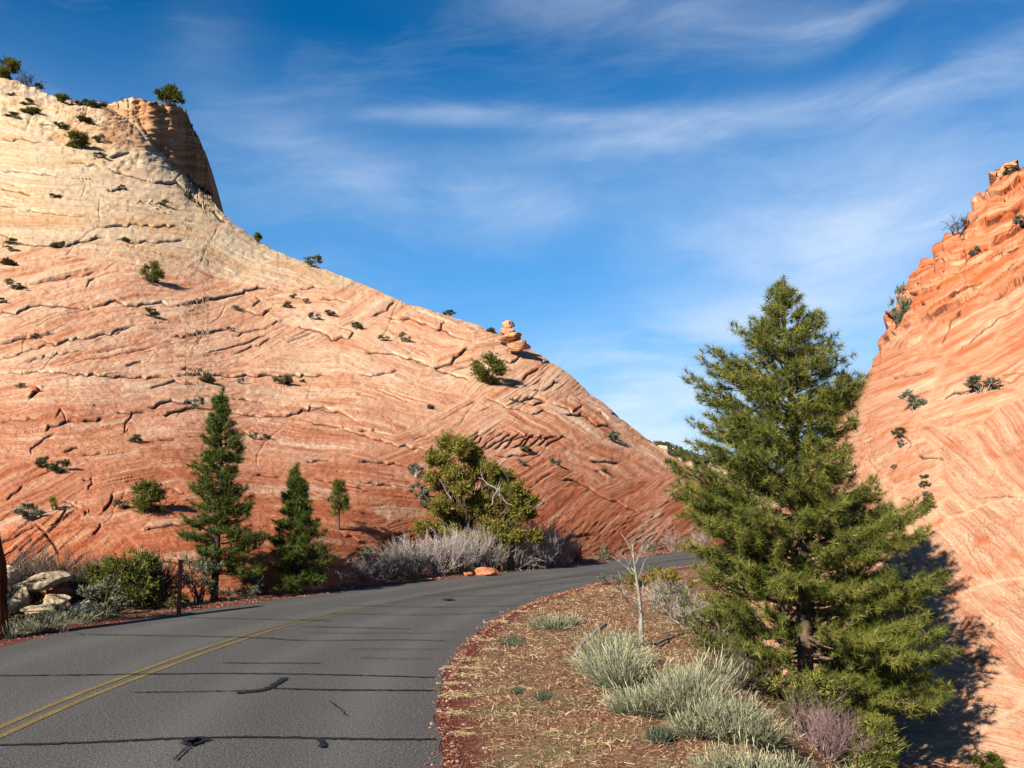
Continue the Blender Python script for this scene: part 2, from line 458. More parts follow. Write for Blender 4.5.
L_CREST = [(-700, 10), (-300, 35), (-100, 58), (0, 75), (30, 88), (60, 98), (90, 104), (105, 105), (122, 99), (135, 98), (150, 102), (172, 104), (184, 108), (189, 120), (197, 140), (203, 163), (208, 188), (216, 207), (240, 228), (262, 242), (290, 256), (320, 268), (350, 280), (400, 300), (440, 312), (470, 320), (497, 330), (535, 350), (560, 368), (590, 395), (620, 418), (645, 437), (670, 455), (690, 467), (720, 487), (760, 514), (800, 533), (860, 550)]
L_YC = [(-700, 105), (0, 82), (130, 76), (210, 70), (300, 63), (400, 55), (500, 48), (600, 44), (690, 42), (760, 43), (860, 46)]
L_YB = [(-700, 22), (-300, 18.5), (0, 17.6), (100, 17.8), (200, 17.9), (300, 19.1), (400, 22.6), (500, 25.6), (600, 30), (690, 35), (760, 39), (860, 44)]
L_CTRL = [(50, 95, -4), (110, 140, -8), (40, 180, -4), (150, 200, -10), (60, 225, -3), (230, 250, -24), (300, 275, -27), (180, 240, -8), (50, 285, 14), (150, 300, 10), (230, 320, 16), (320, 320, -6), (90, 345, 15), (200, 355, 8), (380, 315, 30), (440, 330, -18),
    (60, 395, 2), (180, 400, 3), (60, 440, 8), (200, 450, 2), (280, 350, 20), (320, 385, -4), (400, 365, -20), (350, 430, -8), (430, 400, -12), (480, 360, 12), (530, 380, 34), (500, 430, 28), (580, 430, -34), (560, 460, 30), (470, 470, 25), (620, 460, -30),
    (500, 500, 5), (590, 500, 34), (650, 520, 36), (640, 480, 30), (400, 490, -10), (100, 510, 12), (30, 500, 28), (200, 540, 6), (330, 520, -8), (20, 560, 35), (450, 540, 5), (-100, 300, 5), (-200, 150, -3), (-150, 450, 8), (750, 520, 20)]


def build_left_hill():
    cols = np.concatenate([np.arange(-560, -20, 12), np.arange(-20, 705, 0.68), np.arange(705, 862, 5)])
    nf = 860
    t = np.linspace(0, 1, nf)
    PX = np.broadcast_to(cols[None], (nf, len(cols))).copy()
    crest = np.interp(cols, *zip(*L_CREST)); crest = crest + (1.0 + 1.6 * ((cols > 98) & (cols < 186))) * fbm(cols / 5, cols * 0, 401, 3) + 1.3 * ((cols > 186) & (cols < 212)) * fbm(cols / 1.6, cols * 0, 402, 2) * 5; yc = soft_interp(cols, L_YC, 40); yb = soft_interp(cols, L_YB, 40)
    # smooth the crest a little except for the butte
    base = row_of(yb, -0.7)
    PY = base[None] + (crest - base)[None] * t[:, None]
    # depth profile without the butte: the smooth shoulder line
    sh_c = np.interp(cols, [-700, 0, 60, 105, 135, 150, 170, 190, 212, 240], [10, 75, 98, 105, 128, 150, 174, 190, 205, 228])
    sh_c = sh_c + 3.5 * fbm(cols / 14, cols * 0, 88, 3) * ((cols > 128) & (cols < 205))
    sh_s = soft_interp(cols, [(-700, 10), (0, 75), (60, 95), (105, 118), (150, 148), (190, 185), (240, 228), (290, 256), (350, 280), (440, 312), (500, 335), (560, 368), (620, 418), (690, 467), (760, 514), (860, 550)], 35)
    low_c = np.maximum(sh_c, crest)
    PYs = np.maximum(PY, low_c[None])
    tt = (base[None] - PYs) / (base - sh_s)[None]
    tc = np.clip(tt, 0, 1.3)
    g1 = 0.10 * tc + 0.90 * tc ** 2.15
    g2 = 0.05 * tc + 0.95 * (np.clip(tc - 0.16, 0, 2) / 0.84) ** 1.75
    wl = sstep(470, 350, PX)
    g = g1 * (1 - wl) + g2 * wl + 0.05 * np.exp(-(PYs - low_c[None]) / 9.0)
    Y = yb[None] + (yc - yb)[None] * g
    # ragged rim
    # the butte: above the shoulder line the wall stands further back the further right it goes
    over = sh_c[None] - PY
    m = sstep(0, 9, over) * ((PX > 118) & (PX < 215))
    push = np.interp(PX, [118, 135, 145, 205, 214], [0, 0.5, 3, 17, 20])
    Y = Y + m * push + np.clip(over, 0, None) * 0.03 * m
    P = at(PX, PY, Y)
    # large folds, in px
    D = 4.5 * fbm(PX / 150, PY / 80, 41, 3) + 1.1 * fbm(PX / 45, PY / 22, 43, 3)
    bed, along, idx, edge = sets_field(PX, PY, L_CTRL)
    mask = sstep(-0.05, 0.55, fbm(PX / 42, PY / 22, 51, 3) + 0.15)
    s1 = np.zeros_like(D)
    off = idx * 137.7
    s1 = saw(bed + off, 5, 3, 14) * (0.25 + 1.25 * mask)
    s2 = saw(bed * 2.1 + off, 6, 3, 9) * 0.35
    ef = sstep(1, 16, edge)
    thin = sstep(0.2, 0.46, fbm(along / 34, bed / 7, 55, 3))
    ef = ef * (1 - 0.55 * sstep(520, 580, PX) * sstep(430, 470, PY))
    D += (0.95 * saw(bed + off, 5, 3, 14, 2.6) * (0.1 + 1.2 * mask) + 0.5 * s2) * (0.15 + 0.85 * ef) - 1.9 * saw(bed + off, 5, 3, 14, slot=0.75) * thin * ef
    JT2 = saw(bed + off, 5, 3, 14, slot=0.8) * thin * ef
    # cross joints
    jb = PX * 0.82 + PY * 0.55 + 22 * fbm(PX / 60, PY / 60, 71, 3)
    jm = sstep(0.25, 0.5, fbm(PX / 38, PY / 30, 73, 2))
    D += -0.9 * np.exp(-(np.abs(np.mod(jb, 37) - 18) / 0.9) ** 2) * jm
    # rougher rubble on top by the butte
    rub = sstep(0, 20, 165 - np.abs(PY - 100) * 2.0 - np.abs(PX - 120) * 0.9)
    D += rub * (2.0 * fbm(PX / 9, PY / 5, 81, 3) + 2.2 * saw(PY + 4 * fbm(PX / 18, PY / 18, 82, 2), 19, 4, 10, 1.2) * sstep(-0.1, 0.3, fbm(PX / 16, PY / 12, 86, 2)))
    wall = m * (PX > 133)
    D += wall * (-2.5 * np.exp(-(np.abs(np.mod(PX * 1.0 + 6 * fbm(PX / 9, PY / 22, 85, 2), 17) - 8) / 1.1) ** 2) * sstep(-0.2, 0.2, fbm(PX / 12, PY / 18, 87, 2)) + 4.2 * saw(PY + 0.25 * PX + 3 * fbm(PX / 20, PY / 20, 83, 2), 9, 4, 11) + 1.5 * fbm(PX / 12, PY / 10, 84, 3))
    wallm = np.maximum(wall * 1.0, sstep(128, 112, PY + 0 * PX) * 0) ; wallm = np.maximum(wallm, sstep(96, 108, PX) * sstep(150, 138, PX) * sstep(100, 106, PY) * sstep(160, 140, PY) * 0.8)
    # slabs at the lower left
    sl = sstep(0, 40, 60 - np.abs(PX - 40) + 0) * sstep(505, 520, PY)
    D += sl * 3.0 * (saw((PX * 0.8 + PY * 0.9), 12, 10, 26, 1.2))
    D0 = D.copy()
    carve(D, PX, PY, LINES, 4)
    JT = np.maximum(np.clip((D0 - D) / 2.4, 0, 1), 0.55 * JT2)
    D += 0.55 * fbm(PX / 5, PY / 3, 91, 2) + 0.5 * sstep(-0.1, 0.4, fbm(PX / 70, PY / 40, 95, 2)) * fbm(along / 7, bed / 2.0, 93, 2)
    D *= sstep(0, 0.04, t)[:, None]
    P2 = displace(P, D * Y / 1000.0)
    # back side
    back = []
    top = P2[-1]
    dirs = top[:, :2] / np.linalg.norm(top[:, :2], axis=1)[:, None]
    h = top[:, 2] + 1
    for k in range(1, 15):
        f = k / 14
        step = 60 * f ** 1.5
        q = top.copy()
        q[:, 0] += dirs[:, 0] * step + step * 0.25; q[:, 1] += dirs[:, 1] * step
        q[:, 2] = top[:, 2] - 0.15 * step - (h + 6) * f ** 2.2
        back.append(q)
    A = np.concatenate([P2, np.stack(back)])
    nr = len(A)
    pad = lambda a: np.concatenate([a, np.repeat(a[-1:], nr - nf, 0)])
    # strata coordinates in metres-like units (bed, along) for the shader
    sc = pad(np.stack([along / 100, bed / 100, idx * 3.7], -1))
    me = make_mesh('sandstone_hill', A.reshape(-1, 3), grid_faces(nr, len(cols)), mats=(MAT['rock_left'],), smooth=True,
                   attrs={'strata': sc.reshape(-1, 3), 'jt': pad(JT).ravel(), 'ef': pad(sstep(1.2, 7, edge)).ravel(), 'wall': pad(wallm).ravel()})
    o = link('sandstone_hill', me)
    tag(o, kind='structure')
    return dict(cols=cols, PY=PY, P=P2)


R_TAB = [  # px: list of (py, Y) from the foot to the crest
    (715, [(640, 19.0), (600, 20.2), (575, 22.5), (567, 24.2)]),
    (750, [(670, 17.2), (620, 18.4), (560, 20.3), (535, 24.0)]),
    (800, [(720, 15), (650, 15.9), (560, 18.0), (475, 24)]),
    (860, [(755, 13.0), (640, 14.6), (530, 16.8), (450, 19.6), (384, 23.2)]),
    (880, [(765, 12.6), (640, 14.1), (530, 16.3), (430, 19.4), (345, 23.5)]),
    (895, [(770, 12.3), (640, 13.9), (530, 16.0), (420, 19.1), (318, 23.6)]),
    (903, [(770, 12.2), (640, 13.8), (530, 15.8), (410, 18.8), (290, 23.5)]),
    (918, [(772, 12.1), (640, 13.7), (530, 15.6), (400, 18.6), (264, 24)]),
    (940, [(776, 12.0), (640, 13.6), (530, 15.4), (400, 18.2), (246, 24)]),
    (962, [(780, 11.9), (640, 13.5), (530, 15.1), (400, 17.8), (230, 24)]),
    (974, [(782, 11.85), (640, 13.45), (530, 15.0), (400, 17.6), (207, 24.3)]),
    (990, [(785, 11.8), (640, 13.4), (530, 14.9), (400, 17.3), (188, 24.6)]),
    (996, [(786, 11.8), (640, 13.4), (530, 14.9), (400, 17.2), (172, 24.8)]),
    (1024, [(790, 11.7), (640, 13.2), (530, 14.6), (400, 16.8), (166, 25)]),
    (1200, [(830, 10.6), (640, 12.2), (530, 13.6), (400, 15.8), (90, 26)]),
    (1700, [(950, 8.5), (700, 9.6), (530, 11.5), (300, 15), (0, 24)]),
]
R_LINES = [(2.2, [(941, 399), (950, 395), (968, 390)]), (1.4, [(917, 454), (925, 459), (935, 457), (944, 460)]), (1.2, [(887, 374), (900, 376), (915, 374), (930, 368)]), (1.2, [(945, 396), (985, 384), (1015, 378)]),
    (1.6, [(955, 352), (975, 338), (1000, 318), (1024, 308)]), (1.4, [(940, 345), (950, 325), (965, 312)]), (2.6, [(950, 300), (970, 288), (985, 282)]), (3.0, [(978, 264), (990, 262), (998, 256)]),
    (1.6, [(930, 295), (945, 278), (975, 268)]), (1.8, [(880 + 42, 257), (940, 256)]), (1.4, [(917, 268), (935, 262), (955, 250)]), (2, [(905, 290), (915, 296), (930, 290)]), (3, [(893, 330), (900, 318)]),
    (2.5, [(920, 306), (926, 305)]), (1.2, [(975, 494), (1000, 494), (1024, 493)]), (1.2, [(900, 435), (912, 445), (905, 455)]), (1.0, [(900, 498), (908, 501), (915, 500)]), (1.2, [(1000, 375), (1024, 372)]),
    (1.8, [(990, 245), (1010, 232), (1024, 222)]), (1.6, [(985, 228), (1005, 212), (1024, 205)]), (1.4, [(965, 262), (990, 248)]), (1.6, [(995, 258), (1015, 250), (1024, 246)]), (1.6, [(1000, 275), (1012, 268), (1020, 262)])]


def build_right_hill():
    cols = np.concatenate([np.arange(715, 1040, 0.68), np.arange(1040, 1700, 10)])
    nf = 860
    t = np.linspace(0, 1, nf)
    kx = np.array([r[0] for r in R_TAB])
    tab_py = []; tab_Y = []
    for _, pts in R_TAB:
        pts = np.array(pts, float)
        u = (pts[0, 0] - pts[:, 0]) / (pts[0, 0] - pts[-1, 0])
        tab_py.append(pts[0, 0] + (pts[-1, 0] - pts[0, 0]) * t)
        yy = np.interp(t, u, pts[:, 1])
        k = np.ones(61) / 61
        tab_Y.append(np.convolve(np.pad(yy, 30, mode='reflect', reflect_type='odd'), k, 'valid'))
    tab_py = np.array(tab_py); tab_Y = np.array(tab_Y)
    PY = np.stack([np.interp(cols, kx, tab_py[:, i]) for i in range(nf)])
    # broken, stepped rim: blocks of uneven width stand proud of one another
    jag = (cols > 868) & (cols < 1040)
    q = cols + 5 * fbm(cols / 17, cols * 0, 411, 2)
    bn = np.floor(q / 11.0); fr = q / 11.0 - bn
    stp = (_hash(bn, bn * 0, 7) - 0.5) * 7 + (fr - 0.5) * 9
    PY = PY + (jag * stp)[None] * (t[:, None] ** 6)
    # depth as a smooth function of place: sample the tables, then blur
    gx = np.arange(700, 1704, 4.0); gy = np.arange(-20, 960, 4.0)
    G = np.zeros((len(gy), len(gx)))
    for a, X0 in enumerate(gx):
        c_py = np.array([np.interp(X0, kx, tab_py[:, i]) for i in range(0, nf, 20)]); c_Y = np.array([np.interp(X0, kx, tab_Y[:, i]) for i in range(0, nf, 20)])
        o = np.argsort(c_py); cp = c_py[o]; cy = c_Y[o]
        v = np.interp(gy, cp, cy)
        s0 = (cy[3] - cy[0]) / (cp[3] - cp[0]); s1 = (cy[-1] - cy[-4]) / (cp[-1] - cp[-4])
        v = np.where(gy < cp[0], cy[0] + s0 * (gy - cp[0]), v); v = np.where(gy > cp[-1], cy[-1] + s1 * (gy - cp[-1]), v)
        G[:, a] = v
    k = np.exp(-0.5 * (np.arange(-9, 10) / 4.0) ** 2); k /= k.sum()
    G = np.apply_along_axis(lambda r: np.convolve(np.pad(r, 9, mode='reflect', reflect_type='odd'), k, 'valid'), 0, G)
    k = np.exp(-0.5 * (np.arange(-24, 25) / 10.0) ** 2); k /= k.sum()
    G = np.apply_along_axis(lambda r: np.convolve(np.pad(r, 24, mode='reflect', reflect_type='odd'), k, 'valid'), 1, G)
    fx = np.clip((cols[None] - gx[0]) / 4.0, 0, len(gx) - 1.001) + 0 * PY; fy = np.clip((PY - gy[0]) / 4.0, 0, len(gy) - 1.001)
    ix = fx.astype(int); iy = fy.astype(int); fx -= ix; fy -= iy
    Y = (G[iy, ix] * (1 - fx) + G[iy, ix + 1] * fx) * (1 - fy) + (G[iy + 1, ix] * (1 - fx) + G[iy + 1, ix + 1] * fx) * fy
    Y += 0.9 * np.exp(-(PY - PY[-1][None]) / 7.0)
    PX = np.broadcast_to(cols[None], PY.shape).copy()
    P = at(PX, PY, Y)
    D = 5 * fbm(PX / 110, PY / 90, 141, 3) * sstep(0, .2, t)[:, None]
    ctrl = [(940, 240, 14), (990, 210, 24), (1010, 280, 32), (930, 290, 24), (960, 320, 30), (880, 340, 34), (1000, 350, 30), (900, 390, 22), (960, 400, 20), (960, 470, -42), (1010, 450, -50), (900, 480, 25), (1000, 530, -48), (940, 560, -45), (870, 500, 20), (1000, 640, -42), (970, 720, -8), (900, 600, 10), (820, 560, 30), (1000, 740, -14), (1100, 300, 20), (1200, 500, 10), (1200, 700, -10)]
    bed, along, idx, edge = sets_field(PX, PY, ctrl, wy=1.3, warp=38, seed=103)
    upper = sstep(345, 300, PY - 0.35 * (960 - PX))
    low = sstep(400, 440, PY)
    mask = sstep(0.0, 0.5, fbm(PX / 36, PY / 24, 151, 3) + 0.1)
    ef = 0.1 + 0.9 * sstep(1, 18, edge)
    blk = saw(along + 9 * fbm(PX / 20, PY / 20, 171, 2) + 31 * np.floor(bed / 11), 25, 9, 26, 0.6)
    D += upper * ef * (11 * saw(bed + idx * 91.3 + 2.5 * fbm(along / 14, bed / 8, 172, 2), 15, 5, 22) * (0.45 + 0.55 * blk) + 3.0 * fbm(PX / 18, PY / 9, 153, 3) - 3.0 * saw(bed + idx * 91.3 + 2.5 * fbm(along / 14, bed / 8, 172, 2), 15, 5, 22, slot=1.1))
    thin = sstep(0.05, 0.4, fbm(along / 30, bed / 8, 157, 3))
    D += (1 - upper) * ef * (0.9 * saw(bed + idx * 91.3, 16, 4, 16) * (0.2 + mask) - 1.4 * saw(bed + idx * 91.3, 16, 4, 16, slot=0.8) * thin)
    JT2 = saw(bed + idx * 91.3, 16, 4, 16, slot=0.8) * thin * ef * (1 - upper) + 2.0 * upper * saw(bed + idx * 91.3 + 2.5 * fbm(along / 14, bed / 8, 172, 2), 15, 5, 22, slot=0.9) * (0.3 + 0.7 * thin)
    # pocked, cross-hatched lower face
    hat = fbm(along / 9, bed / 2.4, 161, 3)
    D += low * sstep(700, 640, PY) * 1.1 * hat
    D += low * sstep(700, 640, PY) * -1.8 * sstep(0.15, 0.4, fbm(PX / 3.5, PY / 2.2, 165, 2)) * sstep(-0.25, 0.25, fbm(PX / 30, PY / 30, 166, 2) + 0.05)
    D0 = D.copy()
    carve(D, PX, PY, R_LINES, 14)
    JT = np.maximum(np.clip((D0 - D) / 3, 0, 1), 0.4 * JT2)
    D += 0.5 * fbm(PX / 6, PY / 4, 191, 2)
    P2 = displace(P, D * Y / 1000.0)
    top = P2[-1]; back = []
    for k in range(1, 13):
        f = k / 12
        q = top.copy(); step = 22 * f ** 1.4
        step = step * np.interp(cols, [715, 800, 900, 1100], [0.12, 0.2, 0.5, 1.0])
        q[:, 0] += step * 0.55; q[:, 1] += step
        q[:, 2] = top[:, 2] - (top[:, 2] + 2.5) * f ** 1.6
        back.append(q)
    A = np.concatenate([P2, np.stack(back)]); nr = len(A)
    pad = lambda a: np.concatenate([a, np.repeat(a[-1:], nr - nf, 0)])
    sc = pad(np.stack([along / 100, bed / 100, idx * 3.7], -1))
    me = make_mesh('sandstone_hill', A.reshape(-1, 3), grid_faces(nr, len(cols)), mats=(MAT['rock_right'],), smooth=True,
                   attrs={'strata': sc.reshape(-1, 3), 'jt': pad(JT).ravel(), 'ef': pad(sstep(1.2, 7, edge)).ravel(), 'hat': pad(low * sstep(715, 640, PY)).ravel(), 'up': pad(upper).ravel()})
    o = link('sandstone_hill', me); tag(o, kind='structure')
    return dict(cols=cols, PY=PY, P=P2)


def soft_interp(cols, tab, sig):
    g = np.arange(-1000, 2000, 2.0)
    y = np.interp(g, [p[0] for p in tab], [p[1] for p in tab])
    k = np.exp(-0.5 * (np.arange(-3 * sig, 3 * sig + 1, 2.0) / sig) ** 2); k /= k.sum()
    pad = len(k) // 2
    y = np.convolve(np.pad(y, pad, mode='edge'), k, 'valid')[:len(g)]
    return np.interp(cols, g, y)


def hill_at(H, px, py):
    j = int(np.argmin(np.abs(H['cols'] - px))); i = int(np.argmin(np.abs(H['PY'][:, j] - py)))
    return H['P'][i, j].copy()


MAT = {}


def rock_material(name, right=False):
    n = NT(name)
    st = n.attr('strata', 'Vector'); pos = n.pos()
    wv = n.noise(pos, 0.25, 3, 0.5, out=1)
    streak = n.noise(n.mapped(st, (0.9, 17, 1)), 1.0, 7, 0.66, 0.12)
    ef = n.attr('ef')
    streak = n.math('ADD', 0.5, n.math('MULTIPLY', n.math('SUBTRACT', streak, 0.5), ef))
    fine = n.noise(n.mapped(st, (3, 90, 1)), 1.0, 4, 0.65, 0.1)
    fine = n.math('ADD', 0.5, n.math('MULTIPLY', n.math('SUBTRACT', fine, 0.5), ef))
    blot = n.noise(pos, 0.22 if not right else 0.5, 5, 0.6, 0.6)
    blot2 = n.noise(pos, 1.3 if not right else 2.2, 5, 0.65, 0.3)
    if not right:
        z = n.n('SeparateXYZ', {0: pos}).outputs[2]
        zz = n.math('ADD', z, n.math('MULTIPLY', n.math('SUBTRACT', blot, 0.5), 5.0))
        zz = n.math('ADD', zz, n.math('MULTIPLY', n.math('SUBTRACT', streak, 0.5), 3.0))
        low = n.ramp(streak, [(0.28, lin(178, 112, 80)), (0.40, lin(206, 150, 114)), (0.50, lin(218, 174, 140)), (0.62, lin(226, 192, 160)), (0.74, lin(232, 206, 178))])
        deep = n.ramp(streak, [(0.30, lin(144, 78, 50)), (0.45, lin(178, 104, 70)), (0.6, lin(200, 136, 100)), (0.72, lin(212, 160, 126))])
        pale = n.ramp(streak, [(0.28, lin(186, 158, 122)), (0.45, lin(208, 186, 150)), (0.6, lin(218, 200, 170)), (0.74, lin(198, 180, 150))])
        f1 = n.ramp(n.math('MULTIPLY', zz, 0.1), [(0.12, 0.0), (0.58, 1.0)])
        col = n.mix(f1, deep, low)
        zl = n.math('ADD', z, n.math('ADD', n.math('MULTIPLY', n.math('SUBTRACT', blot, 0.5), 3.0), n.math('MULTIPLY', n.math('SUBTRACT', streak, 0.5), 1.6)))
        f2 = n.ramp(n.math('MULTIPLY', zl, 0.05), [(0.665, 0.0), (0.71, 0.8), (0.86, 1.0)])
        col = n.mix(f2, col, pale)
        ochre = n.ramp(n.noise(n.mapped(st, (0.6, 9, 1), loc=(9, 2, 0)), 1.0, 5, 0.6, 0.4), [(0.50, 0.0), (0.66, 0.55)])
        col = n.mix(n.math('MULTIPLY', ochre, f2), col, lin(206, 152, 92))
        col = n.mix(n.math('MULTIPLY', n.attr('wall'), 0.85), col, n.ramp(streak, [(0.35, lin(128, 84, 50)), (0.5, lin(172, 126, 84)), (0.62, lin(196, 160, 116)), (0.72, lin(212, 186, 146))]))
        # rusty stains in patches
        sr = n.ramp(blot2, [(0.52, 0.0), (0.68, 0.55)])
        col = n.mix(n.math('MULTIPLY', sr, n.math('SUBTRACT', 1.0, n.math('MULTIPLY', f2, 0.7))), col, lin(182, 104, 66))
        pl = n.ramp(n.noise(n.mapped(st, (0.7, 7, 1), loc=(3, 1, 0)), 1.0, 5, 0.6, 0.5), [(0.54, 0.0), (0.66, 0.6)])
        col = n.mix(pl, col, lin(226, 198, 168))
    else:
        low = n.ramp(streak, [(0.30, lin(192, 136, 104)), (0.45, lin(208, 162, 130)), (0.6, lin(218, 180, 150)), (0.72, lin(206, 158, 126))])
        upc = n.ramp(streak, [(0.30, lin(172, 82, 42)), (0.45, lin(194, 108, 62)), (0.58, lin(214, 160, 122)), (0.66, lin(228, 190, 154)), (0.74, lin(184, 100, 56))])
        up = n.attr('up'); hat = n.attr('hat')
        z = n.n('SeparateXYZ', {0: pos}).outputs[2]
        zf = n.ramp(n.math('ADD', n.math('MULTIPLY', z, 0.1), n.math('MULTIPLY', n.math('SUBTRACT', blot, 0.5), 0.6)), [(0.10, 0.0), (0.5, 1.0)])
        col = n.mix(n.math('MAXIMUM', up, n.math('MULTIPLY', zf, 0.7)), low, upc)
        sr = n.ramp(blot2, [(0.50, 0.0), (0.66, 0.75)])
        col = n.mix(sr, col, lin(200, 112, 70))
        pr = n.ramp(n.noise(n.mapped(st, (0.8, 8, 1), loc=(3, 1, 0)), 1.0, 5, 0.6, 0.4), [(0.52, 0.0), (0.66, 0.6)])
        col = n.mix(n.math('MULTIPLY', pr, n.math('SUBTRACT', 1.0, n.math('MULTIPLY', up, 0.65))), col, lin(232, 198, 164))
        # grey lichen freckles over the pocked face
        vo = n.n('TexNoise', {'Vector': n.mapped(st, (32, 75, 1)), 'Scale': 1.0, 'Detail': 3.0, 'Roughness': 0.6}).outputs[0]
        fr = n.ramp(vo, [(0.56, 0.0), (0.64, 0.75)])
        patch = n.ramp(n.noise(pos, 0.9, 3, 0.5), [(0.42, 0.0), (0.58, 1.0)])
        col = n.mix(n.math('MULTIPLY', n.math('MULTIPLY', fr, patch), hat), col, lin(130, 104, 92))
    vs = n.ramp(n.noise(n.mapped(st, (0.9, 11, 1), loc=(5, 8, 1)), 1.0, 6, 0.68, 0.3), [(0.55, 0.0), (0.70, 0.42)])
    col = n.mix(vs, col, lin(170, 96, 64) if not right else lin(188, 110, 70)) if True else col
    col = n.mix(n.ramp(fine, [(0.36, 0.34), (0.56, 0.0)]), col, lin(140, 80, 56))
    jt = n.attr('jt')
    col = n.mix(n.ramp(jt, [(0.25, 0.0), (0.8, 0.85)]), col, lin(74, 48, 38))
    col = n.mix(0.16, col, n.ramp(n.noise(pos, 14.0, 4, 0.7), [(0.3, lin(150, 100, 75)), (0.7, lin(240, 205, 170))]), 'OVERLAY')
    h = n.math('ADD', n.math('MULTIPLY', streak, 0.5), n.math('ADD', n.math('MULTIPLY', fine, 0.30), n.math('MULTIPLY', n.noise(pos, 9.0, 5, 0.7), 0.3)))
    return n.finish(col, 0.92, h, 0.16 if not right else 0.12, 1.0, spec=0.1)


def mats_setting():
    MAT['rock_left'] = rock_material('red_sandstone')
    MAT['rock_right'] = rock_material('orange_sandstone', True)
    # asphalt
    n = NT('asphalt'); pos = n.pos()
    sp = n.noise(pos, 62, 3, 0.8); sp2 = n.noise(pos, 24, 4, 0.75)
    big = n.noise(n.mapped(pos, (0.9, 0.25, 1)), 1.0, 4, 0.55)
    c = n.ramp(sp, [(0.36, lin(26, 25, 24)), (0.50, lin(74, 71, 67)), (0.62, lin(112, 108, 102)), (0.70, lin(180, 174, 164))])
    c = n.mix(0.75, c, n.ramp(sp2, [(0.3, 0.30), (0.7, 0.72)]), 'OVERLAY')
    c = n.mix(0.5, c, n.ramp(big, [(0.3, 0.36), (0.7, 0.62)]), 'OVERLAY')
    tr = n.attr('lane')
    c = n.mix(n.math('MULTIPLY', tr, 0.14), c, lin(132, 128, 120))
    MAT['asphalt'] = n.finish(c, 0.85, alb=1.22, bump= n.math('ADD', sp, sp2), bdist=0.006, bstr=0.7, spec=0.25)
    n = NT('road_paint_yellow'); pos = n.pos()
    w = n.noise(pos, 60, 4, 0.75)
    yy = n.n('SeparateXYZ', {0: pos}).outputs[1]
    w = n.math('SUBTRACT', w, n.ramp(n.math('MULTIPLY', yy, 0.04), [(0.45, 0.0), (0.95, 0.22)]))
    c = n.mix(n.ramp(w, [(0.40, 0.92), (0.58, 0.12)]), n.ramp(n.noise(pos, 3, 3), [(0.3, lin(150, 122, 48)), (0.7, lin(176, 146, 66))]), lin(74, 72, 66))
    MAT['yellow'] = n.finish(c, 0.8)
    n = NT('tar_seal'); MAT['tar'] = n.finish(n.ramp(n.noise(n.pos(), 20, 3), [(0.3, lin(12, 12, 13)), (0.7, lin(34, 34, 36))]), 0.6, spec=0.3)
    # dirt
    n = NT('red_dirt'); pos = n.pos(); dr = n.attr('droad')
    a = n.noise(pos, 1.1, 5, 0.6, 0.3); b = n.noise(pos, 17, 5, 0.75); c3 = n.noise(pos, 60, 3, 0.7)
    dirt = n.ramp(b, [(0.28, lin(84, 52, 40)), (0.45, lin(136, 92, 70)), (0.58, lin(170, 126, 98)), (0.72, lin(206, 176, 146))])
    dirt2 = n.ramp(b, [(0.3, lin(96, 76, 52)), (0.5, lin(144, 120, 86)), (0.7, lin(190, 170, 134))])
    col = n.mix(n.ramp(a, [(0.42, 0.0), (0.60, 1.0)]), dirt, dirt2)
    gr = n.ramp(n.noise(pos, 0.9, 4, 0.6), [(0.54, 0.0), (0.64, 0.5)])
    col = n.mix(gr, col, lin(104, 104, 66))
    red = n.ramp(c3, [(0.3, lin(76, 34, 28)), (0.5, lin(118, 58, 46)), (0.68, lin(168, 108, 90))])
    ed = n.math('ADD', dr, n.math('MULTIPLY', n.math('SUBTRACT', n.noise(pos, 5, 4, 0.7), 0.5), 0.5))
    col = n.mix(n.ramp(ed, [(0.22, 1.0), (0.38, 0.0)]), col, red)
    MAT['dirt'] = n.finish(col, 0.95, n.math('ADD', n.math('MULTIPLY', b, 1.0), n.math('MULTIPLY', c3, 0.6)), 0.05, 0.9, spec=0.1)


def build_ground():
    az = np.concatenate([np.linspace(-180, -42, 70, endpoint=False), np.linspace(-42, 42, 1000, endpoint=False), np.linspace(42, 180, 71)])
    r = np.concatenate([np.linspace(0.3, 4, 14, endpoint=False), 4 * (60 / 4) ** np.linspace(0, 1, 620, endpoint=False), 60 * (5000 / 60) ** np.linspace(0, 1, 40)])
    A, R = np.meshgrid(np.radians(az), r)
    X = R * np.sin(A); Y = R * np.cos(A)
    z, d, right = ground_z(X, Y)
    v = np.stack([X, Y, z], -1).reshape(-1, 3)
    me = make_mesh('ground', v, grid_faces(len(r), len(az)), mats=(MAT['dirt'],), smooth=True, attrs={'droad': d.ravel()})
    tag(link('ground', me), kind='structure')


def strip(name, left, right, z, mat, nc=10, attrs=None):
    n = len(left); u = np.linspace(0, 1, nc)
    v = left[:, None] * (1 - u)[None, :, None] + right[:, None] * u[None, :, None]
    v = np.concatenate([v, np.full(v.shape[:2] + (1,), z)], 2)
    if name == 'road':   # ragged broken edges
        n2 = fbm(np.arange(n) * 0.22, np.zeros(n), 77, 3) * 0.05
        dd = right - left; dd /= np.linalg.norm(dd, axis=1)[:, None]
        v[:, 0, :2] -= dd * (0.03 + n2)[:, None]; v[:, -1, :2] += dd * (0.03 + n2[::-1])[:, None]
    f = grid_faces(n, nc)
    at_ = None
    if name == 'road':
        uu = np.broadcast_to(u[None], (n, nc))
        at_ = {'lane': sum(np.exp(-((uu - c) / 0.045) ** 2) for c in (0.13, 0.38, 0.64, 0.88)).ravel() * 0.9}
    return tag(link(name, make_mesh(name, v.reshape(-1, 3), f[:, ::-1], mats=(mat,), smooth=True, attrs=at_)), kind='structure')


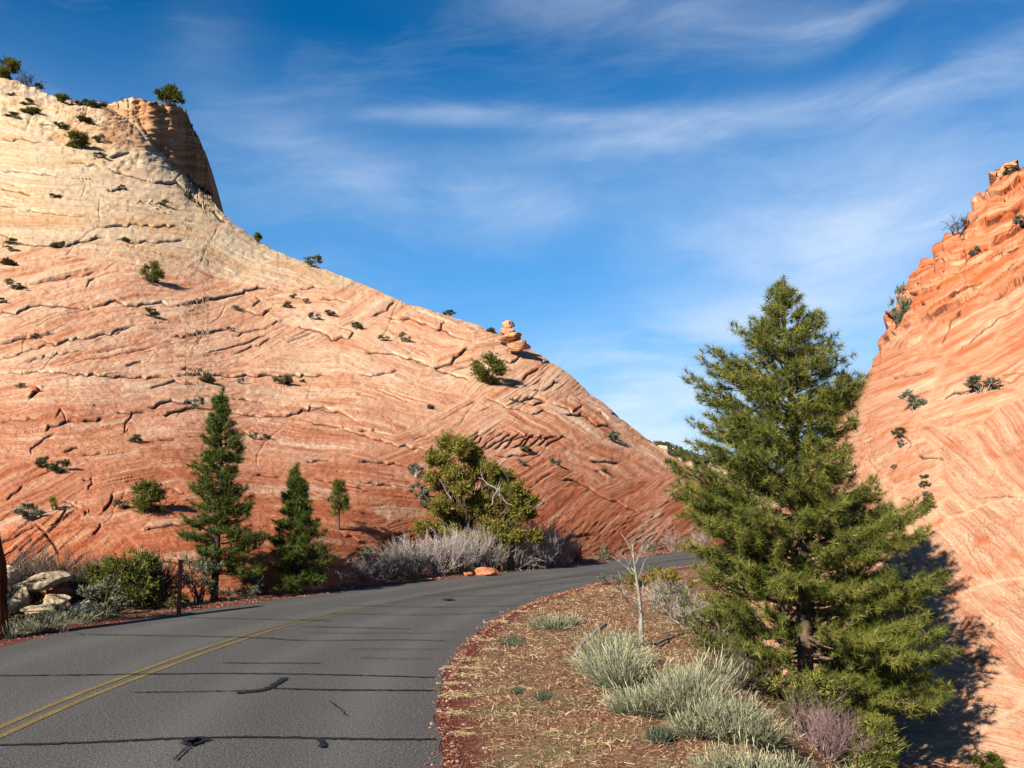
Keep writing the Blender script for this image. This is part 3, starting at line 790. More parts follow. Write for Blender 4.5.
def ribbon_on_road(name, pts, w, z, mat, rough=0.0, seed=0):
    p = spline(pts, max(6, int(len(pts) * 14)))
    t = np.gradient(p, axis=0); t /= np.linalg.norm(t, axis=1)[:, None]
    nrm = np.stack([t[:, 1], -t[:, 0]], 1)
    rng = np.random.default_rng(seed)
    ww = np.broadcast_to(w, len(p)) / 2 * (1 + rough * rng.normal(size=len(p)) * 0.6)
    ww = np.maximum(ww, 0.004)
    p = p + nrm * (rng.normal(size=len(p)) * rough * 0.02)[:, None]
    return p - nrm * ww[:, None], p + nrm * ww[:, None]


def build_road():
    Ls, Rs = spline(L_EDGE, 1400), spline(R_EDGE, 1400)
    strip('road', Ls, Rs, 0.0, MAT['asphalt'], 48)
    ctr = [(0, 732), (148, 671), (242, 638), (297, 622.5), (398, 602), (463, 590.5)]
    c = world_pts(ctr)
    mid = spline([tuple((np.array(a) + np.array(b)) / 2) for a, b in zip(spline(L_EDGE, 30), spline(R_EDGE, 30))], 100)
    behind = [(-3.55, -30), (-3.75, -8), (-3.85, 2)]
    far = [tuple(on_road(540, 581)[:2]), tuple(on_road(600, 572.5)[:2]), tuple(on_road(650, 565)[:2]), tuple(on_road(690, 558.5)[:2]), (9.6, 32.5), (14.6, 35), (24.5, 37.3), (40, 39.2)]
    pts = behind + c + far
    ctrl = spline(pts, 500)
    t = np.gradient(ctrl, axis=0); t /= np.linalg.norm(t, axis=1)[:, None]
    nrm = np.stack([t[:, 1], -t[:, 0]], 1)
    for s in (-1, 1):
        a = ctrl + nrm * (s * 0.08 - 0.034); b = ctrl + nrm * (s * 0.08 + 0.034)
        strip('road_marking', a, b, 0.004, MAT['yellow'], 2)
    cr = [([(-60, 749), (0, 746), (90, 743), (195, 738.5), (273, 738), (345, 739.5), (400, 740), (436, 740)], 0.045), ([(-60, 677), (0, 676.3), (80, 675.5), (160, 674.5), (234, 674), (320, 675), (400, 677), (434, 678)], 0.035),
          ([(133, 693), (234, 691.5), (269, 689)], 0.025), ([(269, 689), (330, 690.5), (400, 691), (434, 691)], 0.04), ([(236, 694), (262, 691), (272, 687), (285, 678.5)], 0.07), ([(222, 663.5), (270, 663.8), (320, 664)], 0.03),
          ([(78, 635), (150, 636), (250, 638), (305, 641), (400, 640.5), (445, 641.5)], 0.03), ([(187, 618), (273, 620), (330, 621)], 0.03), ([(297, 627), (350, 628), (410, 629.5)], 0.03), ([(195, 738.5), (190, 745), (205, 740)], 0.12),
          ([(318, 740), (322, 745), (321, 749)], 0.05), ([(188, 748), (180, 756), (174, 762)], 0.02), ([(330, 703), (338, 709), (346, 717)], 0.012), ([(340, 606), (440, 607.5), (520, 606)], 0.03), ([(330, 614), (420, 615.5), (500, 613)], 0.03),
          ([(360, 659), (430, 660)], 0.02), ([(350, 650), (440, 650.5)], 0.02), ([(420, 596), (500, 596), (560, 592)], 0.03), ([(300, 633.5), (400, 634), (455, 633)], 0.02), ([(520, 586), (600, 581)], 0.03), ([(560, 578), (650, 571)], 0.03), ([(445, 600), (452, 601)], 0.18)]
    V = []; Q = []; nv = 0
    for k, (pp, w) in enumerate(cr):
        a, b = ribbon_on_road('', world_pts(pp), w, 0, None, 0.35, k)
        n = len(a)
        v = np.stack([a, b], 1); v = np.concatenate([v, np.full((n, 2, 1), 0.008 + 0.0007 * k)], 2)
        V.append(v.reshape(-1, 3)); Q.append(grid_faces(n, 2)[:, ::-1] + nv); nv += 2 * n
    tag(link('crack_seal', make_mesh('crack_seal', np.concatenate(V), np.concatenate(Q), mats=(MAT['tar'],))), kind='structure')


def build_sky():
    w = bpy.data.worlds.new('World'); SC.world = w; w.use_nodes = True
    t = w.node_tree; t.nodes.clear()
    n = NT.__new__(NT); n.t = t
    sky = n.n('TexSky', sky_type='NISHITA', sun_disc=False, sun_elevation=SUN_EL, sun_rotation=SUN_ROT, altitude=1800, air_density=1.0, dust_density=0.25, ozone_density=3.0).outputs[0]
    d = n.n('TexCoord').outputs['Generated']
    x, y, z = [n.n('SeparateXYZ', {0: d}).outputs[i] for i in range(3)]
    az = n.math('ARCTAN2', x, y)            # radians, + to the right
    el = n.math('ARCSINE', z)
    c = n.n('HueSaturation', {'Saturation': 1.5, 'Value': 1.0, 'Color': sky}).outputs[0]
    hz = n.ramp(el, [(0.0, 0.75), (0.45, 0.0)])
    c = n.mix(hz, c, (2.2, 4.9, 8.8))
    # thin cirrus, drawn out along the wind
    pl = n.n('CombineXYZ', {0: az, 1: n.math('SUBTRACT', el, n.math('MULTIPLY', az, 0.07)), 2: 0.0}).outputs[0]
    wp = n.n('TexNoise', {'Vector': pl, 'Scale': 3.0, 'Detail': 3.0}).outputs[1]
    pw = n.n('VectorMath', {0: pl, 1: n.n('VectorMath', {0: wp, 'Scale': 0.10}, operation='SCALE').outputs[0]}, operation='ADD').outputs[0]
    str1 = n.noise(n.mapped(pw, (4.0, 15, 1)), 1.0, 7, 0.62, 0.5)
    str2 = n.noise(n.mapped(pw, (11, 60, 1), loc=(2, 5, 0)), 1.0, 5, 0.6, 0.3)
    soft = n.noise(n.mapped(pw, (3.5, 8, 1), loc=(7.3, 1.2, 0)), 1.0, 6, 0.55, 0.2)

    def blob(px, py, sx, sy, rot, amp):
        a0 = math.atan((px - 512) / F); rr = ray(px, py); e0 = math.asin(rr[2] / math.sqrt(rr[0] ** 2 + rr[1] ** 2 + rr[2] ** 2))
        u = n.math('SUBTRACT', az, a0); v = n.math('SUBTRACT', el, e0)
        cr, sr = math.cos(rot), math.sin(rot)
        uu = n.math('ADD', n.math('MULTIPLY', u, cr / sx), n.math('MULTIPLY', v, sr / sx))
        vv = n.math('ADD', n.math('MULTIPLY', u, -sr / sy), n.math('MULTIPLY', v, cr / sy))
        q = n.math('ADD', n.math('MULTIPLY', uu, uu), n.math('MULTIPLY', vv, vv))
        return n.math('MULTIPLY', n.math('EXPONENT', n.math('MULTIPLY', q, -1.0)), amp)
    bl = [(840, 100, 0.34, 0.018, 0.10, .80), (520, 118, 0.17, 0.010, -0.02, .75), (480, 200, 0.15, 0.03, -0.10, .75), (650, 370, 0.15, 0.05, 0.12, 1.2), (680, 425, 0.12, 0.04, 0.0, 1.0), (900, 225, 0.16, 0.04, 0.05, .75), (700, 15, 0.2, 0.035, -0.1, .55), (860, 20, 0.07, 0.02, 0.3, .55),
          (330, 160, 0.10, 0.03, -0.3, .40), (800, 300, 0.16, 0.09, 0.1, .55), (190, 40, 0.05, 0.04, 0.8, .22), (700, 450, 0.3, 0.06, 0, .7), (980, 110, .16, .05, 0.2, .35), (760, 180, .2, .035, -0.1, .35), (-300, 200, .4, .1, .1, .5), (1500, 200, .4, .15, .1, .6)]
    m = None
    for b in bl:
        g = blob(*b); m = g if m is None else n.math('ADD', m, g)
    tex = n.math('ADD', n.math('MULTIPLY', str1, 0.42), n.math('ADD', n.math('MULTIPLY', soft, 0.52), n.math('MULTIPLY', str2, 0.13)))
    tex = n.ramp(tex, [(0.40, 0.12), (0.60, 0.75), (0.74, 1.0)])
    den = n.math('MULTIPLY', n.math('MULTIPLY', m, tex), 0.62, clamp=True)
    gen = n.ramp(str1, [(0.5, 0.0), (0.8, 0.12)])
    den = n.math('ADD', den, gen, clamp=True)
    cloud = n.n('RGB'); cloud.outputs[0].default_value = CLOUD + (1,)
    c = n.mix(den, c, cloud.outputs[0])
    bg = n.n('Background', {'Color': c, 'Strength': SKY_STR})
    n.n('OutputWorld', {'Surface': bg.outputs[0]})


SUN_DIR = Vector((0.53, 0.72, -0.51)).normalized()
SUN_EL = math.asin(-SUN_DIR.z)
SUN_ROT = math.atan2(-SUN_DIR.x, -SUN_DIR.y) % (2 * math.pi)
SKY_STR = 0.051
CLOUD = (6.6, 7.5, 8.6)


def build_light_cam():
    l = bpy.data.lights.new('sun', 'SUN'); l.energy = 5.0; l.angle = math.radians(0.5); l.color = (1.0, 0.94, 0.84)
    o = link('sun', l); o.rotation_euler = SUN_DIR.to_track_quat('-Z', 'Y').to_euler()
    c = bpy.data.cameras.new('camera'); c.lens = 36 * F / 1024; c.sensor_width = 36; c.clip_end = 12000; c.clip_start = 0.05
    o = link('camera', c, loc=(0, 0, CAM_H)); o.rotation_euler = (math.pi / 2 + PITCH, 0, 0)
    SC.camera = o
    SC.view_settings.view_transform = 'Standard'; SC.view_settings.look = 'None'; SC.view_settings.gamma = 1.0
    SC.view_settings.exposure = 1.28
    SC.view_settings.use_curve_mapping = False


# ------------------------------------------------------------------ plants: materials
def foliage_mat(name, stops, trans=0.25, rough=0.7, patch=None):
    n = NT(name)
    r = n.attr('rnd')
    c = n.ramp(r, stops)
    if patch:
        pn = n.noise(n.obj(), patch[0], 3, 0.6)
        c = n.mix(n.ramp(pn, [(0.42, 0.0), (0.62, patch[2])]), c, patch[1])
    return n.finish(c, rough, spec=0.15, trans=trans)


def mats_plants():
    f = foliage_mat
    MAT['pine'] = f('pine_needles', [(0.0, lin(46, 52, 20)), (0.35, lin(88, 96, 36)), (0.7, lin(132, 136, 56)), (0.93, lin(180, 172, 92)), (1.0, lin(170, 126, 68))], 0.22, 0.55)
    MAT['pine_far'] = f('pine_needles_dark', [(0.0, lin(40, 54, 20)), (0.4, lin(68, 84, 32)), (0.8, lin(104, 114, 46)), (1.0, lin(132, 134, 62))], 0.2, 0.6)
    MAT['juniper'] = f('juniper_leaves', [(0.0, lin(98, 96, 36)), (0.4, lin(136, 130, 52)), (0.8, lin(170, 158, 74)), (1.0, lin(186, 162, 98))], 0.42, 0.7)
    MAT['juniper_green'] = f('juniper_leaves_green', [(0.0, lin(58, 66, 26)), (0.4, lin(92, 98, 38)), (0.8, lin(128, 130, 58)), (1.0, lin(156, 150, 86))], 0.3, 0.7)
    MAT['shrub_dark'] = f('dark_olive_leaves', [(0.0, lin(46, 50, 32)), (0.4, lin(78, 82, 52)), (0.8, lin(112, 114, 78)), (1.0, lin(146, 142, 108))], 0.15)
    MAT['greyleaf'] = f('grey_green_leaves', [(0.0, lin(60, 66, 50)), (0.4, lin(96, 102, 80)), (0.8, lin(136, 138, 112)), (1.0, lin(168, 164, 138))], 0.15)
    MAT['autumn'] = f('russet_and_green_leaves', [(0.0, lin(92, 52, 26)), (0.25, lin(146, 84, 36)), (0.45, lin(120, 110, 40)), (0.7, lin(104, 116, 44)), (0.85, lin(170, 140, 56)), (1.0, lin(190, 110, 70))], 0.25)
    MAT['sage'] = f('rabbitbrush_stems', [(0.0, lin(60, 60, 44)), (0.3, lin(102, 106, 80)), (0.6, lin(142, 144, 114)), (0.82, lin(186, 178, 140)), (1.0, lin(234, 220, 176))], 0.15)
    MAT['sage_dry'] = f('dry_grey_stems', [(0.0, lin(82, 68, 56)), (0.5, lin(132, 118, 100)), (1.0, lin(176, 162, 140))], 0.05)
    MAT['bare_grey'] = f('bare_grey_twigs', [(0.0, lin(112, 100, 94)), (0.5, lin(166, 152, 144)), (1.0, lin(206, 194, 184))], 0.0, 0.85)
    MAT['bare_purple'] = f('bare_mauve_twigs', [(0.0, lin(96, 70, 66)), (0.5, lin(148, 116, 112)), (1.0, lin(188, 164, 156))], 0.0, 0.85)
    MAT['bare_dark'] = f('bare_dark_twigs', [(0.0, lin(52, 42, 36)), (0.5, lin(92, 78, 66)), (1.0, lin(128, 112, 98))], 0.0, 0.85)
    MAT['straw'] = f('dry_straw', [(0.0, lin(92, 66, 44)), (0.35, lin(146, 112, 78)), (0.7, lin(190, 160, 116)), (1.0, lin(226, 206, 160))], 0.1)
    MAT['straw_pale'] = f('pale_straw', [(0.0, lin(160, 134, 88)), (0.5, lin(200, 180, 126)), (1.0, lin(232, 216, 166))], 0.1)
    MAT['greengrass'] = f('low_green_blades', [(0.0, lin(84, 100, 66)), (0.5, lin(120, 134, 92)), (1.0, lin(160, 168, 124))], 0.2)
    MAT['litter'] = f('twig_litter', [(0.0, lin(70, 40, 30)), (0.3, lin(112, 68, 48)), (0.55, lin(146, 104, 74)), (0.8, lin(184, 150, 112)), (1.0, lin(222, 200, 162))], 0.0)
    MAT['pebble'] = f('red_gravel', [(0.0, lin(88, 50, 40)), (0.5, lin(138, 88, 70)), (0.85, lin(176, 134, 112)), (1.0, lin(222, 206, 184))], 0.0, 0.9)
    for nm, a, b, sc in (('bark', lin(70, 56, 44), lin(128, 106, 86), 9), ('bark_dark', lin(34, 27, 22), lin(78, 64, 52), 9), ('deadwood', lin(104, 96, 88), lin(186, 176, 164), 12), ('rust_bark', lin(22, 15, 12), lin(120, 58, 30), 4)):
        n = NT(nm); p = n.obj()
        q = n.noise(n.mapped(p, (1, 1, 0.22)), sc * 3, 5, 0.7)
        MAT[nm] = n.finish(n.ramp(q, [(0.34, a), (0.62, b)]), 0.9, q, 0.02, 0.8, spec=0.1)
    n = NT('rusty_steel'); p = n.obj(); q = n.noise(p, 14, 5, 0.7)
    MAT['rust'] = n.finish(n.ramp(q, [(0.35, lin(110, 58, 42)), (0.55, lin(150, 88, 66)), (0.7, lin(176, 122, 96))]), 0.8, q, 0.004, 0.6)
    for nm, a, b in (('boulder_pale', lin(164, 136, 104), lin(224, 202, 164)), ('boulder_red', lin(176, 96, 66), lin(224, 150, 112)), ('boulder_cap', lin(190, 124, 86), lin(228, 182, 142))):
        n = NT(nm); p = n.obj(); q = n.noise(n.mapped(p, (1, 1, 4)), 3.5, 6, 0.65, 0.4); q2 = n.noise(p, 18, 4, 0.7)
        MAT[nm] = n.finish(n.mix(0.3, n.ramp(q, [(0.34, a), (0.62, b)]), n.ramp(q2, [(0.3, 0.25), (0.7, 0.75)]), 'OVERLAY'), 0.92, n.math('ADD', q, q2), 0.05, 0.9, spec=0.1)


# ------------------------------------------------------------------ plants: growth
def unit(v): return v / (np.linalg.norm(v) + 1e-9)


def grow(rng, p, d, L, r, depth, S, T, spread=0.6, kids=(3, 5), shrink=0.62, up=0.15, wig=0.18, nseg=4):
    """recursive twig skeleton; S collects segments, T collects tips"""
    q = np.array(p, float); d = unit(np.array(d, float)); pts = [q.copy()]
    for i in range(nseg):
        d = unit(d + rng.normal(size=3) * wig + np.array([0, 0, up * 0.4]))
        q2 = q + d * L / nseg
        S.append((q.copy(), q2.copy(), r * (1 - 0.6 * i / nseg), r * (1 - 0.6 * (i + 1) / nseg)))
        q = q2; pts.append(q.copy())
    if depth == 0: T.append((q.copy(), d.copy())); return
    nk = rng.integers(kids[0], kids[1] + 1)
    for k in range(nk):
        f = 0.3 + 0.7 * (k + rng.random() * 0.7) / nk
        i = min(int(f * nseg), nseg - 1); a = pts[i] + (pts[i + 1] - pts[i]) * (f * nseg - i if f < 1 else 1)
        ax = unit(np.cross(d, rng.normal(size=3)))
        nd = unit(d + ax * spread * (0.6 + 0.8 * rng.random()) + np.array([0, 0, up]))
        grow(rng, a, nd, L * shrink * (0.7 + 0.6 * rng.random()), r * 0.58, depth - 1, S, T, spread, kids, shrink, up, wig, max(2, nseg - 1))


def add_segs(mb, S, rng, thick=1.0):
    if not S: return
    p0 = np.array([s[0] for s in S]); p1 = np.array([s[1] for s in S]); r0 = np.array([s[2] for s in S]) * thick; r1 = np.array([s[3] for s in S]) * thick
    mb.segs(p0, p1, r0, r1, np.clip(rng.random(len(S)) * 0.7 + 0.15, 0, 1))


def bare_shrub_mesh(rng, w, h, mat_name, n=16, depth=3, r=0.006, thick=1.0, name='twigs'):
    mb = MB(); S = []; T = []
    for i in range(n):
        a = rng.random() * 2 * math.pi; el = math.radians(rng.uniform(18, 80))
        rad = math.cos(el); d = np.array([math.cos(a) * rad * (w / h) * 0.6, math.sin(a) * rad * (w / h) * 0.6, math.sin(el)])
        L = h * 0.5 * (0.75 + 0.4 * rng.random())
        grow(rng, np.array([math.cos(a), math.sin(a), 0]) * w * 0.06, d, L, r, depth, S, T, 0.6, (2, 4), 0.6, 0.12, 0.2, 4)
    add_segs(mb, S, rng, thick)
    return mb


def clump_plant(rng, clumps, leaf=(0.05, 0.02), tips=26, per=9, trunk=((0, 0, 0),), trunk_r=0.05, wood='bark', leafmat='juniper', name='plant', spray=0.6, dead=0):
    """limbs run from the foot to each clump centre, twigs fan out in the clump and end in leaf sprays"""
    wood_mb = MB(); leaf_mb = MB()
    P = []; Dn = []; RV = []
    S = []
    for (cx, cy, cz, cr) in clumps:
        c = np.array([cx, cy, cz], float)
        b = np.array(trunk[rng.integers(len(trunk))], float)
        m = b + (c - b) * 0.5 + np.array([-(c - b)[0] * 0.16, -(c - b)[1] * 0.16, 0.05 * abs(cz)]) + rng.normal(size=3) * 0.05 * np.linalg.norm(c - b)
        pts = []
        for t in np.linspace(0, 1, 7): pts.append((1 - t) ** 2 * b + 2 * t * (1 - t) * m + t * t * c)
        pts = np.array(pts); pts[1:-1] += rng.normal(size=(5, 3)) * 0.02 * np.linalg.norm(c - b)
        rr = trunk_r * (0.35 + 0.65 * rng.random()) * np.linspace(1, 0.25, 7)
        wood_mb.tube(pts, rr, 5, rng.random())
        nt = max(5, int(tips * (cr / 0.3) ** 2))
        d = rng.normal(size=(nt, 3)); d /= np.linalg.norm(d, axis=1)[:, None]
        R = cr * (0.2 + 1.0 * rng.random(nt) ** 0.9)
        tp = c + d * R[:, None] * np.array([1, 1, 0.78])
        org = c + d * 0.1 * cr - unit(c - b) * cr * 0.4
        wood_mb.segs(org, tp, trunk_r * 0.10 + 0.001, 0.0012, rng.random(nt))
        shade = rng.random(nt) * 0.5 + 0.1
        for k in range(per):
            f = 0.35 + 0.65 * rng.random(nt)
            p = org + (tp - org) * f[:, None] + rng.normal(size=(nt, 3)) * cr * 0.10
            dd = (tp - org) / (np.linalg.norm(tp - org, axis=1)[:, None] + 1e-6) + rng.normal(size=(nt, 3)) * spray + np.array([0, 0, 0.25])
            P.append(p); Dn.append(dd); RV.append(np.clip(shade + rng.random(nt) * 0.4, 0, 1))
    P = np.concatenate(P); Dn = np.concatenate(Dn); RV = np.concatenate(RV)
    n = len(P)
    leaf_mb.leaves(P, Dn, leaf[0] * (0.6 + 0.8 * rng.random(n)), leaf[1] * (0.6 + 0.8 * rng.random(n)), rng, RV)
    return wood_mb, leaf_mb


def ball_clumps(rng, w, d, h, n, r, z0=0.25, flat=1.0):
    out = []
    for i in range(n):
        for _ in range(30):
            u = rng.uniform(-1, 1, 3)
            if u @ u < 1: break
        u = u / (np.linalg.norm(u) + 1e-6) * (np.linalg.norm(u) ** 0.5)
        out.append((u[0] * w / 2 * 0.85, u[1] * d / 2 * 0.85, h * (z0 + (1 - z0) * 0.5 * (1 + u[2]) * 0.92), r * rng.uniform(0.7, 1.25)))
    return out


def thing(name, label, cat, loc, group=None, rz=0.0):
    o = bpy.data.objects.new(name, None); COL.objects.link(o); o.location = loc; o.rotation_euler = (0, 0, rz)
    o.empty_display_size = 0.2
    return tag(o, label, cat, group)


def place_z(x, y):
    z, _, _ = ground_z(np.array([x, x]), np.array([y, y])); return float(z[0])


def conifer(rng, H, prof, trunk_r, nwhorl, per_whorl, needle, nneed, tuft_step, crown_mat, wood_mat, name_args, h0=0.08, lean=(0, 0), droop=0.25, upcurve=0.35, needle_w=0.004, sub=5, fine=True, stems=1, gap=0.0, skip=None, lr=(0.68, 1.04)):
    """prof(h, phi) -> branch length at height h (0..1) in direction phi"""
    wood = MB(); P = []; Dn = []; RV = []
    nz = 14
    tz = np.linspace(0, 1, nz)
    wob = np.stack([fbm(tz * 2.2, tz * 0, 5, 2), fbm(tz * 2.2, tz * 0 + 7, 6, 2)], 1) * 0.02 * H
    axis = np.stack([lean[0] * tz + wob[:, 0] - wob[0, 0], lean[1] * tz + wob[:, 1] - wob[0, 1], tz * H], 1)
    wood.tube(axis, trunk_r * (1 - 0.93 * tz) ** 0.9, 8, 0.4)

    def ax(h): return np.array([np.interp(h, tz, axis[:, k]) for k in range(3)])
    hs = h0 + (1 - h0) * (np.arange(nwhorl) + 0.5) / nwhorl
    for wi, h in enumerate(hs):
        ph0 = rng.random() * 6.283
        nb = per_whorl if h < 0.85 else max(3, per_whorl - 2)
        for b in range(nb):
            phi = ph0 + b * 6.283 / nb + rng.normal() * 0.35
            hh = min(h + rng.normal() * 0.5 / nwhorl, 0.985)
            if skip and skip(hh, phi): continue
            slope = upcurve * (hh ** 1.0) + (1 - hh) * -droop + rng.normal() * 0.08
            L = prof(hh, phi)
            for _ in range(4): L = 0.5 * L + 0.5 * prof(min(hh + (slope + 0.12) * L / H, 1.0), phi)
            L *= 1 + 0.38 * float(fbm(np.array([phi * 1.1 + 3]), np.array([hh * 9.0]), 91, 2)[0])
            lim = prof(hh, phi) * 1.12
            L = max(L - needle * 0.6, 0.02) * rng.uniform(*lr)
            L = min(L, max(lim, 0.05))
            if rng.random() < gap: L *= 0.55
            if L < 0.03: continue
            d = np.array([math.cos(phi), math.sin(phi), 0.0])
            n = 9; t = np.linspace(0, 1, n)
            side = np.array([-d[1], d[0], 0]) * rng.normal() * 0.14
            pts = ax(hh)[None] + d[None] * (L * t)[:, None] + side[None] * (L * t * t)[:, None]
            pts[:, 2] += slope * L * t + 0.22 * L * t ** 2.5 * (1 if hh > 0.2 else 0.4)
            pts[1:] += rng.normal(size=(n - 1, 3)) * 0.012 * L
            br = max(trunk_r * 0.26 * (L / (prof(0.3, phi) + 0.2)) ** 0.8, 0.004)
            wood.tube(pts, br * np.linspace(1, 0.18, n), 5 if fine else 3, rng.random() * 0.5)
            # side twigs
            ns = max(3, int(sub * L / tuft_step / 5)) + 3
            for k in range(ns):
                f = 0.28 + 0.72 * (k + rng.random()) / ns
                a = np.array([np.interp(f, t, pts[:, q]) for q in range(3)])
                sd = 1 if k % 2 else -1
                dd = unit(d * (0.75 + 0.3 * rng.random()) + np.array([-d[1], d[0], 0]) * sd * rng.uniform(0.4, 1.2) + np.array([0, 0, rng.uniform(-0.15, 0.55)]))
                l2 = L * (0.42 * (1.1 - f) + 0.07) * rng.uniform(0.7, 1.3) + tuft_step * 0.4
                m = a + dd * l2 + np.array([0, 0, 0.18 * l2])
                wood.segs([a], [m], br * 0.3 * (1.2 - f) + 0.001, 0.0015, [rng.random() * 0.5])
                nt = max(1, int(l2 / tuft_step))
                tone = rng.random() * 0.45
                for j in range(nt):
                    g = 1 - j / max(nt, 1) * 0.8
                    P.append(a + (m - a) * g + rng.normal(size=3) * tuft_step * 0.18); Dn.append(unit(dd + np.array([0, 0, 0.45]) + rng.normal(size=3) * 0.25)); RV.append(tone + rng.random() * 0.15)
            P.append(pts[-1]); Dn.append(unit(pts[-1] - pts[-2] + np.array([0, 0, 0.2]))); RV.append(0.4)
    # leader
    for j in range(6):
        P.append(ax(1.0 - 0.012 * j) + rng.normal(size=3) * 0.01); Dn.append(unit(np.array([0, 0, 1.0]) + rng.normal(size=3) * 0.3)); RV.append(0.4)
    P = np.array(P); Dn = np.array(Dn); RV = np.array(RV)
    nt = len(P)
    leaf = MB()
    pp = np.repeat(P, nneed, 0); d0 = np.repeat(Dn, nneed, 0)
    dd = d0 * 0.7 + rng.normal(size=pp.shape) * 0.78
    dd /= np.linalg.norm(dd, axis=1)[:, None]
    pp = pp - d0 * (rng.random(len(pp)) * needle * 0.7)[:, None]
    rv = np.clip(np.repeat(RV, nneed) + rng.random(len(pp)) * 0.5, 0, 1)
    leaf.leaves(pp, dd, needle * rng.uniform(0.65, 1.1, len(pp)), needle_w, rng, rv)
    print('conifer', name_args, 'tufts', nt, 'needles', len(pp))
    return wood, leaf


def hero_pine():
    rng = np.random.default_rng(21)
    Y0 = 11.5; x0 = float(at(806, 700, Y0)[0])
    zb = place_z(x0, Y0) - 0.08
    top = at(773, 278, Y0)
    H = top[2] - zb
    s = Y0 / 1000
    # silhouette of the crown measured on the photo: row, left edge, right edge
    rows = [(278, 770, 778), (292, 757, 790), (315, 742, 805), (330, 728, 822), (350, 712, 838), (378, 700, 852), (410, 698, 848), (440, 694, 850), (465, 690, 868), (490, 684, 880), (510, 680, 890), (530, 680, 905), (560, 694, 938), (590, 690, 948), (620, 690, 946), (650, 716, 950), (690, 745, 945), (730, 780, 938), (760, 810, 925)]
    hh = np.array([(at(773, r[0], Y0)[2] - zb) / H for r in rows])[::-1]
    axx = lambda h: 806 + (773 - 806) * h
    lft = np.array([r[1] for r in rows])[::-1]; rgt = np.array([r[2] for r in rows])[::-1]

    def prof(h, phi):
        a = axx(h)
        l = max((a - np.interp(h, hh, lft)) * s, 0.03); r = max((np.interp(h, hh, rgt) - a) * s, 0.03) * (0.86 if h < 0.35 else 0.92)
        c = math.cos(phi)
        mid = 0.80 * (l + r) / 2
        return mid + (r - mid) * c if c > 0 else mid + (l - mid) * -c

    def skip(h, phi):
        py = np.interp(h, [0, 1], [row_of(Y0, zb), 278])
        left = math.cos(phi) < 0.1
        if 548 < py < 574 and left: return rng.random() < 0.5
        if 612 < py < 640 and left: return rng.random() < 0.75
        if py > 660 and left: return rng.random() < 0.5
        return False
    root = thing('pine_tree', 'large bushy yellow-green pine below the road bank, casting its shadow on the right rock', 'tree', (x0, Y0, zb))
    wood, leaf = conifer(rng, H, prof, 0.11, 36, 10, 0.10, 36, 0.082, 'pine', 'bark', 'hero', h0=0.03, lean=(float(top[0] - x0), 0.0), droop=0.16, upcurve=0.55, needle_w=0.0062, sub=5, gap=0.2, skip=skip, lr=(0.78, 1.18))
    wood.build('trunk', MAT['bark'], True, root)
    leaf.build('crown', MAT['pine'], False, root)


def roadside_pine(px, ybase, ytop, rows, Y0, seed, label, per=8, wh=28, mat='pine_far', tr=0.07, h0=0.12):
    rng = np.random.default_rng(seed)
    b = at(px, ybase, Y0); zb = place_z(b[0], Y0) - 0.05
    zt = at(px, ytop, Y0)[2]; H = zt - zb; s = Y0 / 1000
    hh = np.array([(at(px, r[0], Y0)[2] - zb) / H for r in rows])[::-1]; l_ = np.array([px - r[1] for r in rows])[::-1] * s; r_ = np.array([r[2] - px for r in rows])[::-1] * s

    def prof(h, phi):
        l = np.interp(h, hh, l_); r = np.interp(h, hh, r_); c = math.cos(phi); mid = (l + r) / 2
        return max(mid + (r - mid) * c if c > 0 else mid + (l - mid) * -c, 0.02)
    root = thing('pine_tree', label, 'tree', (float(b[0]), Y0, zb))
    wood, leaf = conifer(rng, H, prof, tr, wh, per, 0.11, 26, 0.10, '', '', label[:12], h0=h0, droop=0.12, upcurve=0.45, needle_w=0.010, sub=5, fine=False, gap=0.3)
    wood.build('trunk', MAT['bark_dark'], True, root)
    leaf.build('crown', MAT[mat], False, root)
    return root


